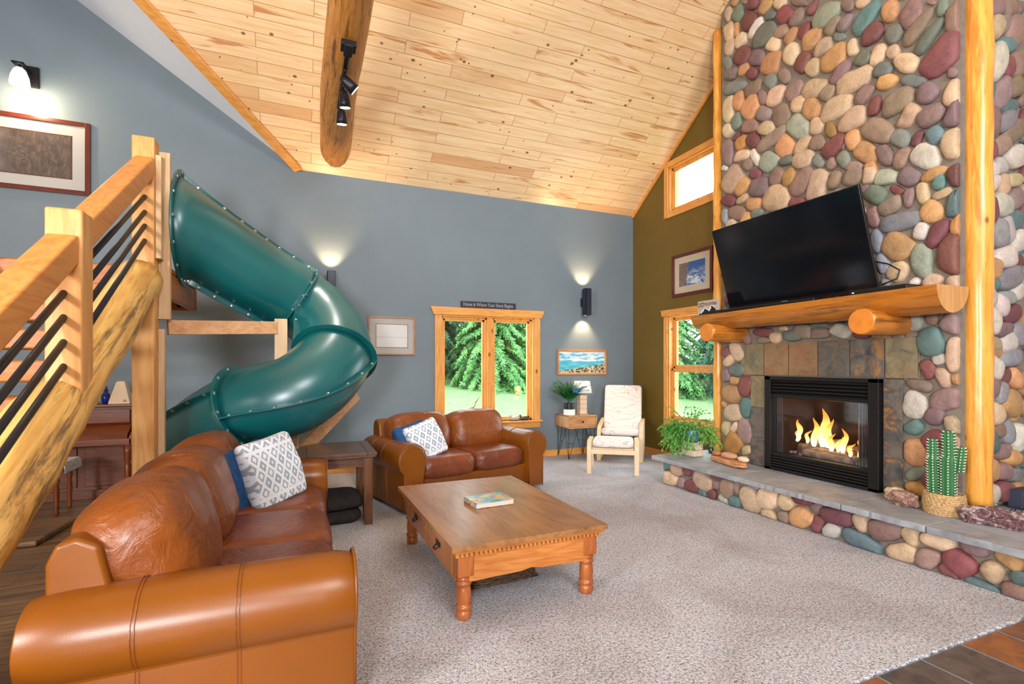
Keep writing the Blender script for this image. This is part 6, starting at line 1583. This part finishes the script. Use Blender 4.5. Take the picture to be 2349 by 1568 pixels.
# ================================================================ OUTSIDE
def gz(x, y): return -.30 + .115 * (y - 8) - .04 * x
b = MB(); n = 40; vs = []; fs = []
for i in range(n + 1):
    for j in range(n + 1):
        x = -20 + 75 * i / n; y = -10 + 60 * j / n
        vs.append((x, y, gz(x, max(y, 7.5)) - (0.5 if (x < 5.6 and y < 7.45) else 0) + .05 * noise.noise(Vector((x * .3, y * .3, 0)))))
for i in range(n):
    for j in range(n):
        x = -20 + 75 * (i + .5) / n; y = -10 + 60 * (j + .5) / n
        if (x < 8.5 and y < 7.4): continue
        fs.append((i * (n + 1) + j, (i + 1) * (n + 1) + j, (i + 1) * (n + 1) + j + 1, i * (n + 1) + j + 1))
b.add(vs, fs); tag(struct('ground', b, M['grass'], smooth=True), None, None)


def spruce_mesh(name, h, r, seed, mt_, dens=1.0):
    rnd = random.Random(seed); b = MB(); z = h * .03; lev = 0
    while z < h * .985:
        f = z / h; rr = r * (1 - f) ** .8 * rnd.uniform(.85, 1.1) + .05
        nb = max(5, int(11 * (1 - f * .5) * dens))
        for k in range(nb):
            a = 2 * PI * (k + rnd.random() * .7) / nb + lev
            L_ = rr * rnd.uniform(.75, 1.15); p = Vector((0, 0, z)); d = Vector((math.cos(a), math.sin(a), rnd.uniform(.0, .25)))
            ns_ = max(4, int(L_ / .105))
            for i in range(ns_):
                q = p + d * (L_ / ns_); d = (d + Vector((0, 0, -.11 + .10 * (i / ns_)))).normalized()
                s_ = d.cross(Vector((0, 0, 1))).normalized()
                wd = .22 * (1 - i / ns_) * min(1, L_) + .08
                for sg_ in (-1, 1):
                    for j in range(3):
                        e = p.lerp(q, j * .33) + (s_ * sg_ * rnd.uniform(.5, 1.2) + d * rnd.uniform(.2, 1.0)).normalized() * wd * rnd.uniform(.6, 1.3) + Vector((0, 0, rnd.uniform(-.10, .07)))
                        c0 = p.lerp(q, j * .33); w2 = (q - p) * .17 + Vector((0, 0, rnd.uniform(-.02, .02)))
                        b.add([c0 - w2, c0 + w2, e + w2 * .3 + Vector((0, 0, -.02)), e - w2 * .3, (c0 + e) / 2 + Vector((0, 0, -.05)) ], [(0, 1, 2, 3), (0, 4, 2)])
                p = q
        z += h * .021 * rnd.uniform(.8, 1.2); lev += 1.3
    me_o = part('foliage', b, mt_, None)
    return me_o


def make_spruce(label, h, r, seed, mt_, group):
    t_ = thing('spruce_tree', label, 'tree', (0, 0, 0), group=group)
    f = spruce_mesh('f', h, r, seed, mt_); f.parent = t_
    b = MB(); b.tube([(0, 0, -.3), (0, 0, h * .5), (0, 0, h * .97)], [.13, .08, .01], 10); part('trunk', b, M['bark'], t_, smooth=True)
    return t_
G_ = 'spruces beyond the lawn'
LB = ['dense spruce tree at the edge of the lawn outside the windows', 'darker spruce tree standing among the trees beyond the lawn']
protos = [make_spruce(LB[0], 7.4, 2.5, 1, M['needles'], G_), make_spruce(LB[1], 8.2, 2.6, 2, M['needles_b'], G_), make_spruce(LB[0], 6.4, 2.3, 3, M['needles'], G_)]
spots = [(3.6, 19.2, 0), (6.9, 18.3, 2), (9.6, 19.6, 0), (1.2, 20.6, 1), (5.3, 21.6, 1), (8.6, 22.2, 1), (12.4, 20.2, 1), (-1.5, 21.5, 1), (3.0, 24, 1), (11, 24, 1), (6.5, 25, 1),
         (14.6, 17.2, 2), (16.6, 14.2, 0), (17.8, 17.4, 1), (15.4, 20.4, 1), (18.8, 12.6, 2), (20.5, 15, 1), (13.2, 22.5, 1)]
used = set(); rnd = random.Random(77)
for (x, y, k) in spots:
    o = protos[k] if k not in used else copy_tree(protos[k])
    used.add(k); o.location = (x, y, gz(x, y)); o.rotation_euler = (0, 0, rnd.uniform(0, 6)); q = rnd.uniform(.92, 1.1); o.scale = (q, q, q)

cushion('white and grey ikat pillow on the foreground sofa', (-.175, 4.01, .735), (.72, -.62, .30), (.10, -.22, 1), .50, M['ikat'], 1, 'ikat pillows')
cushion('dark blue velvet pillow tucked behind the ikat pillow on the foreground sofa', (-.335, 4.01, .705), (.84, -.50, .20), (-.05, -.08, 1), .46, M['blue_fabric'], 2, 'blue pillows')
cushion('white and grey ikat pillow leaning on the loveseat', (1.26, 5.35, .68), (.25, -.9, .35), (-.35, .1, 1), .42, M['ikat'], 3, 'ikat pillows')
cushion('dark blue pillow behind the ikat pillow on the loveseat', (1.13, 5.40, .665), (.30, -.9, .25), (-.25, .05, 1), .40, M['blue_fabric'], 4, 'blue pillows')
